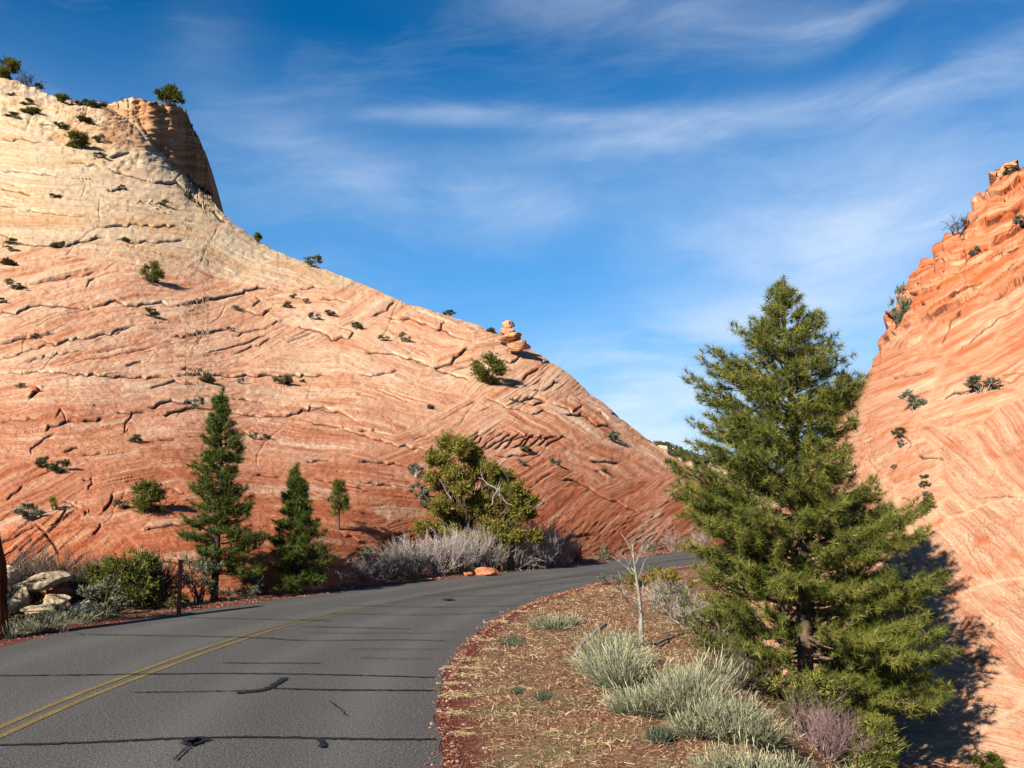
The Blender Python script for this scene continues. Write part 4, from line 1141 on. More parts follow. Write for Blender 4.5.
def build_trees():
    hero_pine()
    roadside_pine(214, 603, 387, [(388, 212, 217), (400, 206, 222), (420, 196, 228), (440, 190, 236), (470, 184, 240), (500, 180, 248), (520, 176, 244), (545, 182, 262), (570, 196, 262), (590, 205, 250)], 17.9, 31, 'tall narrow dark green pine standing behind the rusty road post')
    roadside_pine(293, 596, 463, [(464, 291, 295), (475, 284, 300), (495, 276, 308), (515, 270, 318), (540, 264, 328), (565, 264, 330), (590, 270, 318)], 18.7, 32, 'shorter broad dark green pine just right of the tall narrow pine', per=9, wh=22, tr=0.06, h0=0.05)
    # sapling on the slope behind them
    p = hill_at(HL, 337, 531)
    rng = np.random.default_rng(5)
    s = p[1] / 1000; H = 52 * s
    root = thing('pine_sapling', 'spindly young pine with bare lower trunk on the slope right of the two roadside pines', 'tree', (p[0], p[1], p[2] - 0.1))

    def prof(h, phi): return float(np.interp(h, [0, 0.35, 0.4, 0.7, 0.9, 1], [0, 0.0, 0.32, 0.30, 0.28, 0.05])) * (1 if rng.random() < 0.75 else 0.2)
    wood, leaf = conifer(rng, H, prof, 0.035, 12, 4, 0.10, 22, 0.13, '', '', 'sapling', h0=0.35, droop=0.1, upcurve=0.3, needle_w=0.008, sub=3, fine=False, gap=0.3)
    wood.build('trunk', MAT['bark'], True, root); leaf.build('crown', MAT['juniper_green'], False, root)
    # big juniper behind the bend
    rng = np.random.default_rng(8)
    Y0 = 24.6; b = at(468, 580, Y0); zb = place_z(b[0], Y0) - 0.05; s = Y0 / 1000
    root = thing('juniper_tree', 'broad olive green juniper with pale dead limbs behind the grey brush at the bend', 'tree', (float(b[0]), Y0, zb))
    cl = []
    sil = [(455, 448, 18), (435, 462, 16), (478, 465, 18), (500, 478, 15), (432, 480, 12), (515, 492, 15), (460, 485, 20), (490, 500, 22), (520, 512, 16), (440, 505, 16), (465, 515, 22), (500, 525, 22), (528, 498, 9), (425, 528, 17), (445, 535, 20), (475, 545, 22), (508, 548, 18), (412, 545, 12), (430, 550, 15), (525, 535, 12), (492, 470, 12), (470, 452, 12), (450, 470, 14), (480, 505, 18), (510, 500, 14), (455, 560, 16), (490, 565, 16)]
    for (px, py, r) in sil:
        for k in range(5):
            yy = rng.uniform(-0.9, 0.9) * math.sqrt(max(0.1, 1 - ((px - 470) / 75) ** 2))
            q = at(px + rng.normal() * 5, py + rng.normal() * 4, Y0)
            cl.append((q[0] - b[0], yy, q[2] - zb, r * s * 0.72 * rng.uniform(0.6, 1.15)))
    wood, leaf = clump_plant(rng, cl, (0.08, 0.034), 90, 12, ((0, 0, 0), (0.15, 0.1, 0), (-0.2, 0, 0)), 0.035, spray=0.7)
    wood.build('trunk', MAT['bark'], True, root); leaf.build('crown', MAT['juniper'], False, root)
    for (x, y, x2, y2) in ((492, 505, 500, 477), (500, 490, 486, 472), (512, 505, 494, 496), (508, 478, 498, 470), (452, 500, 440, 490)):
        a = at(x, y, Y0 - 0.9); c = at(x2, y2, Y0 - 1.0)
        o = np.array([b[0], Y0, zb]); dm = MB(); S = []; T = []
        grow(rng, a - o, c - a, float(np.linalg.norm(c - a)) * 1.2, 0.013, 2, S, T, 0.5, (2, 3), 0.5, 0.05, 0.25, 4)
        add_segs(dm, S, rng); dm.build('dead_limb', MAT['deadwood'], False, root)


# ------------------------------------------------------------------ shrubs, brush, boulders, litter
def dup(root, loc, scale, rz, label, group):
    r = root.copy(); COL.objects.link(r); r.location = loc; r.rotation_euler = (0, 0, rz); r.scale = scale
    r['label'] = label
    if group: r['group'] = group
    for ch in list(root.children):
        c = ch.copy(); COL.objects.link(c); c.parent = r
    return r


GR_HILL = 'small shrubs dotted over the left slickrock hill'
GR_RIGHT = 'shrubs growing on the right rock slope'
# kind, px, py of the foot, height px, width px, label
HILL = [
    ('j', 5, 79, 20, 22, 'dark round juniper on the crest at the top left corner'),
    ('d', 29, 87, 20, 24, 'bare twisted dead bush on the crest beside the dark round juniper'),
    ('g', 38, 88, 6, 9, 'low green tuft on the crest at the foot of the dead bush'),
    ('j', 63, 104, 9, 12, 'small dark green bush on the skyline between dead bush and butte'),
    ('d', 72, 104, 7, 8, 'tiny bare shrub right beside the dark skyline bush'),
    ('g', 81, 107, 7, 12, 'flat green shrub on the skyline, left of the wider one'),
    ('g', 95, 110, 11, 18, 'wide green shrub on the skyline left of the butte'),
    ('d', 123, 101, 7, 6, 'bare little bush on the butte rim left of the rim pine'),
    ('g', 27, 105, 6, 13, 'flat green mat high on the pale slope under the crest'),
    ('g', 11, 97, 4, 6, 'speck of green just under the crest at the left edge'),
    ('j', 30, 114, 7, 16, 'dark oval shrub high on the pale rock below the crest'),
    ('g', 15, 119, 5, 14, 'low dark mat shrub left of the dark oval shrub'),
    ('g', 61, 130, 6, 13, 'dark flat shrub on the pale rock below the skyline bush'),
    ('j', 75, 149, 15, 20, 'largest green juniper bush on the pale rock below the butte'),
    ('s', 98, 144, 9, 13, 'grey shrub right of the largest bush below the butte'),
    ('g', 98, 160, 6, 12, 'dark shrub downhill of the grey one below the butte'),
    ('g', 86, 124, 6, 18, 'ragged olive mat above the largest bush below the butte'),
    ('g', 122, 190, 5, 7, 'lone tuft on the pale rock between two bedding cracks'),
    ('g', 56, 196, 4, 11, 'thin dark tuft on a pale bedding ledge far left'),
    ('g', 165, 206, 6, 10, 'small tuft beside rubble under the shaded butte wall'),
    ('g', 188, 198, 5, 8, 'small tuft at the foot of the shaded butte wall'),
    ('j', 258, 241, 9, 7, 'small dark bush on the skyline under the butte'),
    ('s', 314, 267, 12, 18, 'grey-green bush leaning over the skyline further down the ridge'),
    ('g', 13, 243, 6, 12, 'upper shrub of the left edge group on the pale band'),
    ('s', 11, 251, 6, 14, 'middle grey shrub of the left edge group on the pale band'),
    ('g', 8, 264, 8, 16, 'lower dark shrub of the left edge group on the pale band'),
    ('g', 58, 246, 9, 12, 'dark shrub sitting in the long crack near the left edge'),
    ('g', 126, 242, 6, 9, 'dark shrub on the edge of the pale band, mid slope'),
    ('s', 15, 289, 10, 20, 'wide grey-green shrub under the pale band at the left edge'),
    ('g', 1, 305, 6, 8, 'dark tuft cut by the left edge of the photo'),
    ('J', 153, 281, 20, 20, 'olive juniper bush with a long shadow high on the pink slope'),
    ('g', 149, 282, 5, 6, 'dark tuft at the foot of the olive juniper'),
    ('g', 151, 316, 9, 12, 'dark shrub straight below the olive juniper'),
    ('s', 238, 311, 7, 10, 'shrub on the long ragged crack, upper middle of the slope'),
    ('s', 230, 332, 5, 9, 'grey tuft at the right end of a short crack'),
    ('s', 293, 300, 5, 8, 'faint grey tuft under the ridge, left of a pair'),
    ('s', 306, 305, 5, 8, 'faint grey tuft under the ridge, right of a pair'),
    ('g', 288, 310, 6, 9, 'dark tuft on broken slabs under the ridge'),
    ('s', 314, 322, 8, 12, 'grey-green shrub in the blocky slab joints under the ridge'),
    ('g', 330, 318, 6, 9, 'dark shrub at the top of the blocky slab joints'),
    ('g', 36, 339, 5, 7, 'tiny tuft on the long rising crack at the far left'),
    ('g', 207, 383, 10, 15, 'dark shrub on the long ledge above the tall narrow pine'),
    ('g', 283, 385, 11, 16, 'dark shrub on the long ledge right of the tall narrow pine'),
    ('s', 241, 383, 6, 7, 'small grey tuft on the long ledge between two dark shrubs'),
    ('g', 302, 382, 4, 6, 'speck of green at the right end of the long ledge'),
    ('s', 20, 389, 5, 10, 'grey tuft just below the long ledge at the left'),
    ('g', 137, 443, 8, 12, 'dark shrub alone on the red rock left of the tall pine'),
    ('g', 43, 467, 11, 12, 'left one of a close pair of dark shrubs on the lower red rock'),
    ('g', 59, 472, 13, 17, 'right one of a close pair of dark shrubs on the lower red rock'),
    ('s', 252, 439, 7, 10, 'grey shrub on broken rock right of the tall pine'),
    ('g', 267, 439, 5, 7, 'dark tuft next to the grey shrub right of the tall pine'),
    ('s', 198, 409, 12, 12, 'grey-green shrub beside the tip of the tall pine'),
    ('g', 450, 312, 6, 10, 'dark tuft on the skyline left of the stacked rock knob'),
    ('g', 491, 330, 6, 10, 'low bush on the skyline touching the stacked rock knob'),
    ('g', 504, 344, 5, 6, 'small tuft at the foot of the stacked rock knob'),
    ('s', 405, 340, 10, 13, 'grey upright shrub below the ridge, right of a low pair'),
    ('s', 383, 340, 6, 12, 'low grey shrub below the ridge, left of the upright one'),
    ('g', 356, 329, 7, 11, 'dark shrub above a blocky joint below the ridge'),
    ('J', 487, 383, 28, 33, 'big round green juniper high on the right part of the left hill'),
    ('g', 431, 409, 5, 7, 'tuft on the flat red rock left below the big round juniper'),
    ('s', 612, 439, 9, 18, 'grey-green shrub near the skyline far down the ridge'),
    ('s', 556, 465, 8, 11, 'grey-green shrub on red rock right of the roadside juniper'),
    ('s', 521, 466, 6, 10, 'faint shrub just right of the top of the roadside juniper'),
    ('g', 527, 453, 6, 12, 'dark shrub in a short crack above the roadside juniper'),
    ('g', 604, 471, 5, 7, 'small dark tuft low on the right end of the hill'),
    ('g', 675, 452, 5, 7, 'tuft on the skyline at the right end of the hill'),
    ('s', 415, 479, 14, 18, 'grey shrub left of the roadside juniper, upper of two'),
    ('s', 417, 501, 15, 20, 'grey shrub left of the roadside juniper, lower of two'),
    ('s', 424, 510, 8, 12, 'small grey shrub downhill of the two grey ones'),
    ('s', 436, 512, 11, 14, 'grey shrub half hidden by the roadside juniper'),
    ('J', 148, 515, 30, 32, 'bushy green juniper with a black shadow low on the red rock'),
    ('s', 120, 511, 10, 16, 'grey shrub left of the bushy low juniper'),
    ('s', 28, 521, 17, 22, 'rounded grey-green shrub above the cracked slab at the left'),
    ('y', 53, 512, 14, 9, 'thin yellowish sapling shoots left of the grey shrub'),
    ('s', 361, 559, 11, 20, 'low grey-green shrub above the brush right of the sapling'),
]
RIGHT = [
    ('d', 958, 239, 24, 34, 'pale leafless bush growing out of the right skyline'),
    ('S', 900, 322, 40, 20, 'tall grey-green bush clinging to the right skyline'),
    ('s', 982, 393, 18, 30, 'dark grey-green shrub on the right slope, right of its neighbour'),
    ('s', 915, 411, 20, 24, 'grey-green shrub on the right slope, left of its neighbour'),
    ('g', 901, 438, 9, 12, 'small dark shrub below the two larger ones on the right slope'),
    ('s', 904, 448, 7, 10, 'faint grey tuft just under the small dark shrub'),
    ('s', 896, 470, 5, 7, 'tiny grey tuft alone beside the big pine crown'),
    ('g', 925, 479, 5, 7, 'topmost of the string of tufts on the right slope'),
    ('g', 925, 489, 7, 9, 'second tuft down the string on the right slope'),
    ('s', 928, 499, 6, 12, 'grey tuft just above the green one on the right slope'),
    ('J', 930, 509, 10, 14, 'rounded green tuft ending the string on the right slope'),
    ('s', 1019, 228, 12, 16, 'grey shrub among blocky ledges at the right edge'),
    ('g', 1010, 178, 8, 14, 'olive tuft beside the perched boulder at the top right'),
    ('s', 975, 256, 10, 10, 'small grey twiggy bush on the blocky orange ledges'),
    ('s', 846, 402, 34, 20, 'grey-green bush behind the top of the big pine'),
    ('J', 988, 771, 16, 26, 'yellow-green shrub at the foot of the right rock, bottom edge'),
]


def protos():
    """one of each kind, unit size (about 1 m tall, 1 m wide), parts ready to copy"""
    PR = {}
    rng = np.random.default_rng(77)
    spec = {'j': ('juniper_green', 'shrub', 0.10), 'J': ('juniper_green', 'juniper', 0.075), 'g': ('greyleaf', 'shrub', 0.12), 's': ('greyleaf', 'shrub', 0.11), 'S': ('greyleaf', 'shrub', 0.08), 'y': ('juniper', 'shrub', 0.10)}
    for k, (m, nm, lf) in spec.items():
        for v in range(3):
            n = 13 if k in 'jJS' else 9
            cl = ball_clumps(rng, 1.0, 1.0, 1.0, n, 0.24 if k not in 'sSy' else 0.2, 0.15)
            wood, leaf = clump_plant(rng, cl, (lf, lf * 0.42), 60 if k in 'jJ' else 40, 9, ((0, 0, 0),), 0.03, spray=0.8)
            PR[(k, v)] = (wood, leaf, 'bark' if k != 's' else 'bare_grey', 'shrub_dark' if k == 'g' or (k == 'j' and v == 0) else m)
    for v in range(3):
        PR[('d', v)] = (bare_shrub_mesh(rng, 1.2, 1.0, '', 9, 3, 0.022, 1.0), None, 'bare_dark' if v < 2 else 'bare_grey', None)
    return PR


def hill_shrubs():
    PR = protos(); done = {}
    rng = np.random.default_rng(3)
    for H, lst, grp in ((HL, HILL, GR_HILL), (HR, RIGHT, GR_RIGHT)):
        for (k, px, py, hp, wp, lab) in lst:
            p = hill_at(H, px, py); s = p[1] / 1000
            h = hp * s * 1.2; w = wp * s * 1.15
            v = int(rng.integers(3)); key = (k, v)
            loc = (float(p[0]), float(p[1]), float(p[2]) - 0.12 * h)
            rz = rng.random() * 6.28
            if key not in done:
                wood, leaf, wm, lm = PR[key]
                name = 'dead_shrub' if k == 'd' else ('juniper_shrub' if k in 'jJ' else 'shrub')
                root = thing(name, lab, 'shrub', loc, grp, rz)
                wood.build('stems', MAT[wm], False, root)
                if leaf is not None: leaf.build('foliage', MAT[lm], False, root)
                root.scale = (w, w, h); done[key] = root
            else:
                dup(done[key], loc, (w, w, h), rz, lab, grp)
    # the pine on the butte rim
    p = hill_at(HL, 168, 106); s = p[1] / 1000
    cl = [(dx * s, rng.normal() * 2 * s, dz * s, r * s) for dx, dz, r in ((-7, 12, 5), (-2, 17, 6), (4, 19, 5), (8, 14, 5), (0, 11, 5), (11, 10, 4), (-10, 14, 3.5), (14, 6, 2.5), (5, 10, 4))]
    root = thing('pinyon_pine', 'small rounded pine standing alone on the rim of the butte', 'tree', (float(p[0]), float(p[1]), float(p[2]) - 0.1))
    wood, leaf = clump_plant(rng, cl, (0.28, 0.09), 30, 9, ((0, 0, 0),), 0.12)
    wood.build('trunk', MAT['bark_dark'], True, root); leaf.build('crown', MAT['juniper_green'], False, root)


def on_ground(px, py):
    """where the sight line of a measured foot point meets the ground"""
    x, y, z = ray(px, py)
    t = np.linspace(3, 80, 4000)
    X = x / y * t; zz = CAM_H + z / y * t
    g, _, _ = ground_z(X, t)
    i = np.argmax(zz < g)
    if i == 0: i = len(t) - 1
    return np.array([X[i], t[i], g[i]])


def foot(px, Y):
    x = float(at(px, 560, Y)[0]); return np.array([x, Y, place_z(x, Y)])


def brush():
    rng = np.random.default_rng(9)
    # grey leafless brush behind the road
    spots = [(281, 592, 26, 40, 'leafless grey bush at the left end of the roadside brush row, beside the pine'), (306, 590, 30, 44, 'leafless grey bush left of the sapling shadow, second in the row'), (335, 588, 26, 42, 'low leafless grey bush in the roadside row below the pine sapling'),
             (362, 585, 28, 44, 'low leafless grey bush in the roadside row below a grey-green shrub'), (388, 583, 34, 44, 'leafless grey bush in the roadside row at the left edge of the juniper'), (412, 581, 40, 44, 'leafless grey bush in front of the left side of the juniper'),
             (438, 579, 42, 46, 'leafless grey bush in front of the juniper, left of its middle'), (463, 577, 42, 46, 'leafless grey bush in front of the middle of the juniper'), (489, 575, 44, 46, 'leafless grey bush above the small red roadside rock'),
             (514, 573, 48, 46, 'tall leafless grey bush at the right side of the juniper'), (538, 571, 48, 44, 'tall leafless grey bush right of the juniper'), (559, 569, 38, 34, 'leafless grey bush at the right end of the tall brush')]
    base = []
    for v in range(3):
        mb = bare_shrub_mesh(rng, 1.3, 1.0, '', 44, 3, 0.012, 1.0); base.append(mb)
    roots = [None] * 3
    for i, (px, py, hp, wp, lab) in enumerate(spots):
        v = i % 3
        p0 = on_road(px, py); Y = p0[1] + 1.1; p = foot(px, Y); s = Y / 1000
        sc = (wp * s * 1.05, wp * s * 0.9, hp * s * 1.22)
        if roots[v] is None:
            o = base[v].build('bare_shrub', MAT['bare_grey']); roots[v] = o
            tag(o, lab, 'shrub', 'leafless grey brush along the far road edge')
        else:
            o = roots[v].copy(); COL.objects.link(o); o['label'] = lab
        o.location = p; o.rotation_euler = (0, 0, rng.random() * 6.28); o.scale = sc

    def bare(px, Y, hp, wp, mat, lab, grp=None, dz=0, n=18, r=0.008, z=None, depth=3):
        if px < 160: Y -= 0.25
        p = foot(px, Y); s = Y / 1000
        if z is not None: p[2] = z
        o = bare_shrub_mesh(rng, wp * s, hp * s, '', n, depth, r).build('bare_shrub', MAT[mat])
        o.location = p + np.array([0, 0, dz]); tag(o, lab, 'shrub', grp); return o

    # more leafless bushes, each with its own look
    bare(578, 27.5, 30, 20, 'bare_dark', 'dark twiggy bush against the rock at the bend', n=10, r=0.02)
    bare(598, 28.2, 24, 18, 'bare_dark', 'thin dark twigs between the dark bush and a sage at the bend', n=6, r=0.012)
    bare(640, 32.6, 22, 46, 'bare_grey', 'grey brush across the road behind the dead sapling')
    bare(672, 33.8, 26, 34, 'bare_grey', 'grey brush across the road left of the big pine')
    bare(700, 33.4, 30, 34, 'bare_grey', 'grey brush across the road partly hidden by the big pine')
    bare(42, 16.5, 74, 80, 'bare_dark', 'tangled dark leafless bush behind the pale overhanging boulder', n=80, r=0.020)
    bare(92, 16.8, 66, 74, 'bare_dark', 'tangled dark leafless bush left of the green roadside juniper', n=80, r=0.020)
    bare(150, 17.0, 62, 60, 'bare_dark', 'dark leafless bush behind the green roadside juniper', n=80, r=0.020)
    bare(10, 16.2, 64, 60, 'bare_dark', 'dark leafless bush behind the rusty trunk at the left edge', n=80, r=0.020)
    bare(258, 18.4, 30, 40, 'bare_dark', 'dark twigs in the shade between the two roadside pines', n=14, r=0.010)
    bare(820, 8.6, 70, 105, 'bare_purple', 'mauve leafless bush in front of the foot of the big pine', n=34, r=0.005, depth=4)
    for px, Y, hp, wp, m, lab in ((700, 13.0, 62, 90, 'bare_grey', 'tangled grey bush between the tall sage and the big pine'), (668, 15.0, 42, 62, 'bare_grey', 'tangled grey bush right behind the white dead sapling'), (745, 12.2, 60, 90, 'bare_grey', 'tangled grey bush under the left branches of the big pine'),
                                   (712, 17.6, 26, 44, 'bare_purple', 'mauve grey bush on the bank crest left of the pine crown'), (735, 16.0, 40, 56, 'bare_purple', 'reddish twig bush in front of the rock nose'), (790, 10.2, 46, 80, 'bare_dark', 'dark tangled twigs in the shade under the big pine'), (735, 10.4, 50, 70, 'bare_dark', 'dark twigs behind the lower sage bushes')):
        bare(px, Y, hp, wp, m, lab, n=24, r=0.007)

    # leafy bushes
    def leafy(px, Y, hp, wp, leafm, lab, lf, n=16, tips=40, per=9, wood='bark', name='leafy_shrub', cr=0.22, z0=0.15, grp=None):
        p = foot(px, Y); s = Y / 1000; w = wp * s; h = hp * s
        cl = ball_clumps(rng, w, w * 0.8, h, n, cr * (w + h) / 2, z0)
        root = thing(name, lab, 'shrub', tuple(p - np.array([0, 0, 0.04])), grp)
        wd, le = clump_plant(rng, cl, lf, tips, per, ((0, 0, 0), (0.05, 0, 0), (-0.06, 0.03, 0)), 0.02)
        wd.build('stems', MAT[wood], False, root); le.build('foliage', MAT[leafm], False, root)
        return root
    leafy(128, 16.3, 60, 84, 'juniper_green', 'bushy green juniper beside the rusty road post', (0.075, 0.022), 24, 60, 9, name='juniper_shrub')
    leafy(106, 15.6, 42, 48, 'greyleaf', 'grey-green bush at the left side of the roadside juniper', (0.06, 0.02), 12, 40)
    leafy(200, 17.3, 62, 44, 'greyleaf', 'dark grey-green shrub behind the post and left of the tall pine', (0.07, 0.022), 12, 22)
    leafy(650, 19.0, 20, 60, 'autumn', 'russet and green leafy bush behind the white dead sapling', (0.07, 0.035), 16, 36, 8)
    leafy(672, 16.6, 30, 40, 'autumn', 'russet and yellow bush left of the big pine', (0.065, 0.035), 12, 34, 8)
    leafy(612, 20.5, 18, 34, 'greyleaf', 'pale green bush at the inner edge of the bend', (0.05, 0.015), 12, 36, 8)
    leafy(672, 14.4, 40, 50, 'greyleaf', 'pale grey sage right of the dead sapling trunk', (0.045, 0.014), 12, 40, 8)
    leafy(702, 12.6, 54, 60, 'juniper_green', 'dark green low bush between tall sage and pine', (0.05, 0.018), 12, 36, 8)
    leafy(752, 11.0, 52, 70, 'juniper_green', 'dark green undergrowth below the left pine branches', (0.05, 0.018), 14, 36, 8)
    leafy(722, 11.4, 62, 84, 'juniper_green', 'tall dark green bush filling the gap between the rabbitbrush and the pine', (0.05, 0.018), 18, 44, 9)
    leafy(790, 10.6, 60, 84, 'pine', 'dark green undergrowth around the foot of the big pine', (0.06, 0.012), 18, 50, 9)
    leafy(850, 10.9, 60, 90, 'pine', 'low green pine regrowth right of the mauve bush', (0.07, 0.012), 18, 50, 9)
    leafy(722, 17.8, 44, 66, 'autumn', 'brown and green bush left of the big pine, in front of the rock nose', (0.06, 0.028), 16, 40, 8)
    leafy(705, 15.4, 44, 60, 'greyleaf', 'grey-green bush on the bank crest left of the big pine', (0.05, 0.016), 14, 40, 8)
    leafy(735, 14.6, 42, 50, 'autumn', 'orange and green twiggy bush before the rock nose', (0.05, 0.022), 12, 24, 7)
    leafy(610, 28.0, 16, 30, 'greyleaf', 'small sage at the far road edge by the bend', (0.06, 0.02), 8, 26)
    leafy(655, 30.6, 16, 30, 'greyleaf', 'small sage at the far road edge left of the pine', (0.06, 0.02), 8, 26)
    leafy(225, 17.4, 18, 34, 'greyleaf', 'pale sage clump at the foot of the tall narrow pine', (0.05, 0.014), 9, 30, grp='sage clumps by the roadside pines')
    leafy(250, 17.9, 22, 34, 'greyleaf', 'pale sage clump right of the foot of the tall narrow pine', (0.05, 0.014), 9, 30, grp='sage clumps by the roadside pines')
    leafy(178, 16.3, 24, 36, 'juniper_green', 'green shoots just behind the rusty road post', (0.06, 0.02), 9, 26)


def sage_mesh(rng, w, d, h, n, splay=0.5, lean=(0.0, 0.0), dry=0.25):
    """upright whippy stems; returns one MB of living stems and one of dry stems"""
    live = MB(); dead = MB()
    n = int(n); K = 9
    c = rng.integers(0, K, n); cc = rng.normal(size=(K, 2)) * 0.26 * np.array([w, d]); cl = rng.normal(size=(K, 2)) * 0.35; ch = rng.uniform(0.45, 1.12, K); cs = rng.uniform(0.6, 1.2, K)
    a = rng.random(n) * 6.283; R = np.sqrt(rng.random(n))
    base = np.stack([np.cos(a) * R * w * 0.12 + cc[c, 0], np.sin(a) * R * d * 0.12 + cc[c, 1], np.zeros(n)], 1)
    dirs = np.stack([np.cos(a) * R * splay * cs[c] * w / h * 0.8 + lean[0] + cl[c, 0] + cc[c, 0] / w, np.sin(a) * R * splay * cs[c] * d / h * 0.8 + lean[1] + cl[c, 1] + cc[c, 1] / d, np.ones(n)], 1) + rng.normal(size=(n, 3)) * 0.10
    dn = dirs / np.linalg.norm(dirs, axis=1)[:, None]
    L = h * rng.uniform(0.65, 1.12, n) * (1 - 0.18 * R) * ch[c]
    live.ribbons(base, dn, L, 0.005, rng, 4, 0.05 + 0.1 * R, np.clip(rng.normal(0.35, 0.15, n), 0, 0.8), 0.7, grad=0.5)
    # fine side shoots, broom-like, on the upper half
    m = n * 5
    i = rng.integers(0, n, m); f = rng.uniform(0.35, 0.98, m)
    p = base[i] + dn[i] * (L[i] * f)[:, None] + np.array([0, 0, -1.0]) * ((0.05 + 0.1 * R[i]) * L[i] * f * f)[:, None]
    dd = dn[i] + rng.normal(size=(m, 3)) * 0.22 + np.array([0, 0, 0.2])
    live.ribbons(p, dd, h * rng.uniform(0.08, 0.22, m), 0.004, rng, 2, 0.05, np.clip(0.02 + f * 0.8 + rng.normal(0, 0.14, m), 0, 1), 0.8, grad=0.15)
    k = int(n * dry)
    a = rng.random(k) * 6.283
    b2 = np.stack([np.cos(a) * w * 0.2 * rng.random(k), np.sin(a) * d * 0.2 * rng.random(k), np.full(k, 0.02)], 1)
    d2 = np.stack([np.cos(a) * 1.2, np.sin(a) * 1.2, rng.uniform(0.05, 0.8, k)], 1)
    dead.ribbons(b2, d2, h * rng.uniform(0.4, 0.95, k), 0.006, rng, 4, rng.uniform(0.1, 0.5, k), None, 0.5)
    return live, dead


def sages():
    rng = np.random.default_rng(14)
    grp = 'rabbitbrush clumps along the bank edge'
    S = [(598, 668, 46, 44, 520, 'pale green rabbitbrush clump at the upper left of the bank row'), (640, 692, 56, 64, 800, 'tall pale rabbitbrush clump second from the upper left on the bank'), (684, 716, 66, 86, 1100, 'largest spreading rabbitbrush clump in the middle of the bank row'),
         (730, 740, 52, 70, 800, 'rabbitbrush clump with cream tips right of the largest one'), (742, 792, 56, 80, 700, 'rabbitbrush clump at the bottom edge right of the bare dirt'), (556, 630, 26, 34, 260, 'yellowish wispy grass clump on the bank near the bend'),
         (790, 800, 46, 60, 500, 'pale rabbitbrush tips at the bottom edge below the mauve bush'), (846, 792, 30, 50, 300, 'grey-green tuft at the bottom edge right of the mauve bush'), (622, 648, 24, 30, 240, 'small pale sage tucked behind the upper left clump')]
    for (px, py, hp, wp, n, lab) in S:
        p = on_ground(px, py); s = p[1] / 1000
        l, d = sage_mesh(rng, wp * s * 1.08, wp * s * 0.9, hp * s * 1.0, n * 0.95, 0.75, (0.10, 0.0), 0.4)
        root = thing('rabbitbrush', lab, 'shrub', tuple(p - np.array([0, 0, 0.02])), grp)
        l.build('green_stems', MAT['sage'], False, root); d.build('dry_stems', MAT['sage_dry'], False, root)
    grp = 'sage tufts at the left roadside'
    for (px, Y, hp, wp, n, lab) in ((8, 12.9, 26, 34, 160, 'grey-green sage tuft at the left road edge, nearest the frame'), (36, 13.7, 24, 40, 200, 'grey-green sage tuft right of the rusty trunk'), (66, 14.4, 24, 40, 200, 'grey-green sage tuft below the pale boulder'), (92, 14.8, 18, 40, 160, 'low sage tuft left of the roadside juniper'), (52, 13.6, 14, 30, 100, 'short sage tuft between the two below the boulder')):
        p = foot(px, Y); s = Y / 1000
        l, d = sage_mesh(rng, wp * s, wp * s * 0.9, hp * s, n, 0.7)
        root = thing('sage_tuft', lab, 'shrub', tuple(p - np.array([0, 0, 0.02])), grp)
        l.build('green_stems', MAT['sage'], False, root); d.build('dry_stems', MAT['sage_dry'], False, root)


def boulder(rng, size, name, mat, strata=0.0, sub=5, rough=0.22):
    import bmesh
    bm = bmesh.new(); bmesh.ops.create_icosphere(bm, subdivisions=sub, radius=1.0)
    v = np.array([x.co[:] for x in bm.verts])
    pl = rng.normal(size=(14, 3)); pl /= np.linalg.norm(pl, axis=1)[:, None]
    for q in pl:
        dd = v @ q; k = rng.uniform(0.5, 0.8); v = v - np.clip(dd - k, 0, None)[:, None] * q * 0.97
    o = rng.random(2) * 40
    nn = fbm(v[:, 0] * 1.6 + o[0] + v[:, 2], v[:, 1] * 1.6 + o[1] - v[:, 2] * 0.7, int(o[0] * 9), 4)
    n2 = fbm(v[:, 0] * 6 + o[0] + v[:, 2] * 3, v[:, 1] * 6 + v[:, 2] * 4, 5, 3)
    v = v * (1 + rough * nn + 0.06 * n2)[:, None]
    if strata: v[:, :2] *= (1 + strata * (saw(v[:, 2] * 40 + 100 + nn * 6, 4, 5, 14) - 0.5))[:, None]
    v = v * np.array(size) / 2
    for x, c in zip(bm.verts, v): x.co = c
    me = bpy.data.meshes.new(name); bm.to_mesh(me); bm.free()
    me.polygons.foreach_set('use_smooth', np.ones(len(me.polygons), bool)); me.materials.append(MAT[mat])
    return link(name, me)


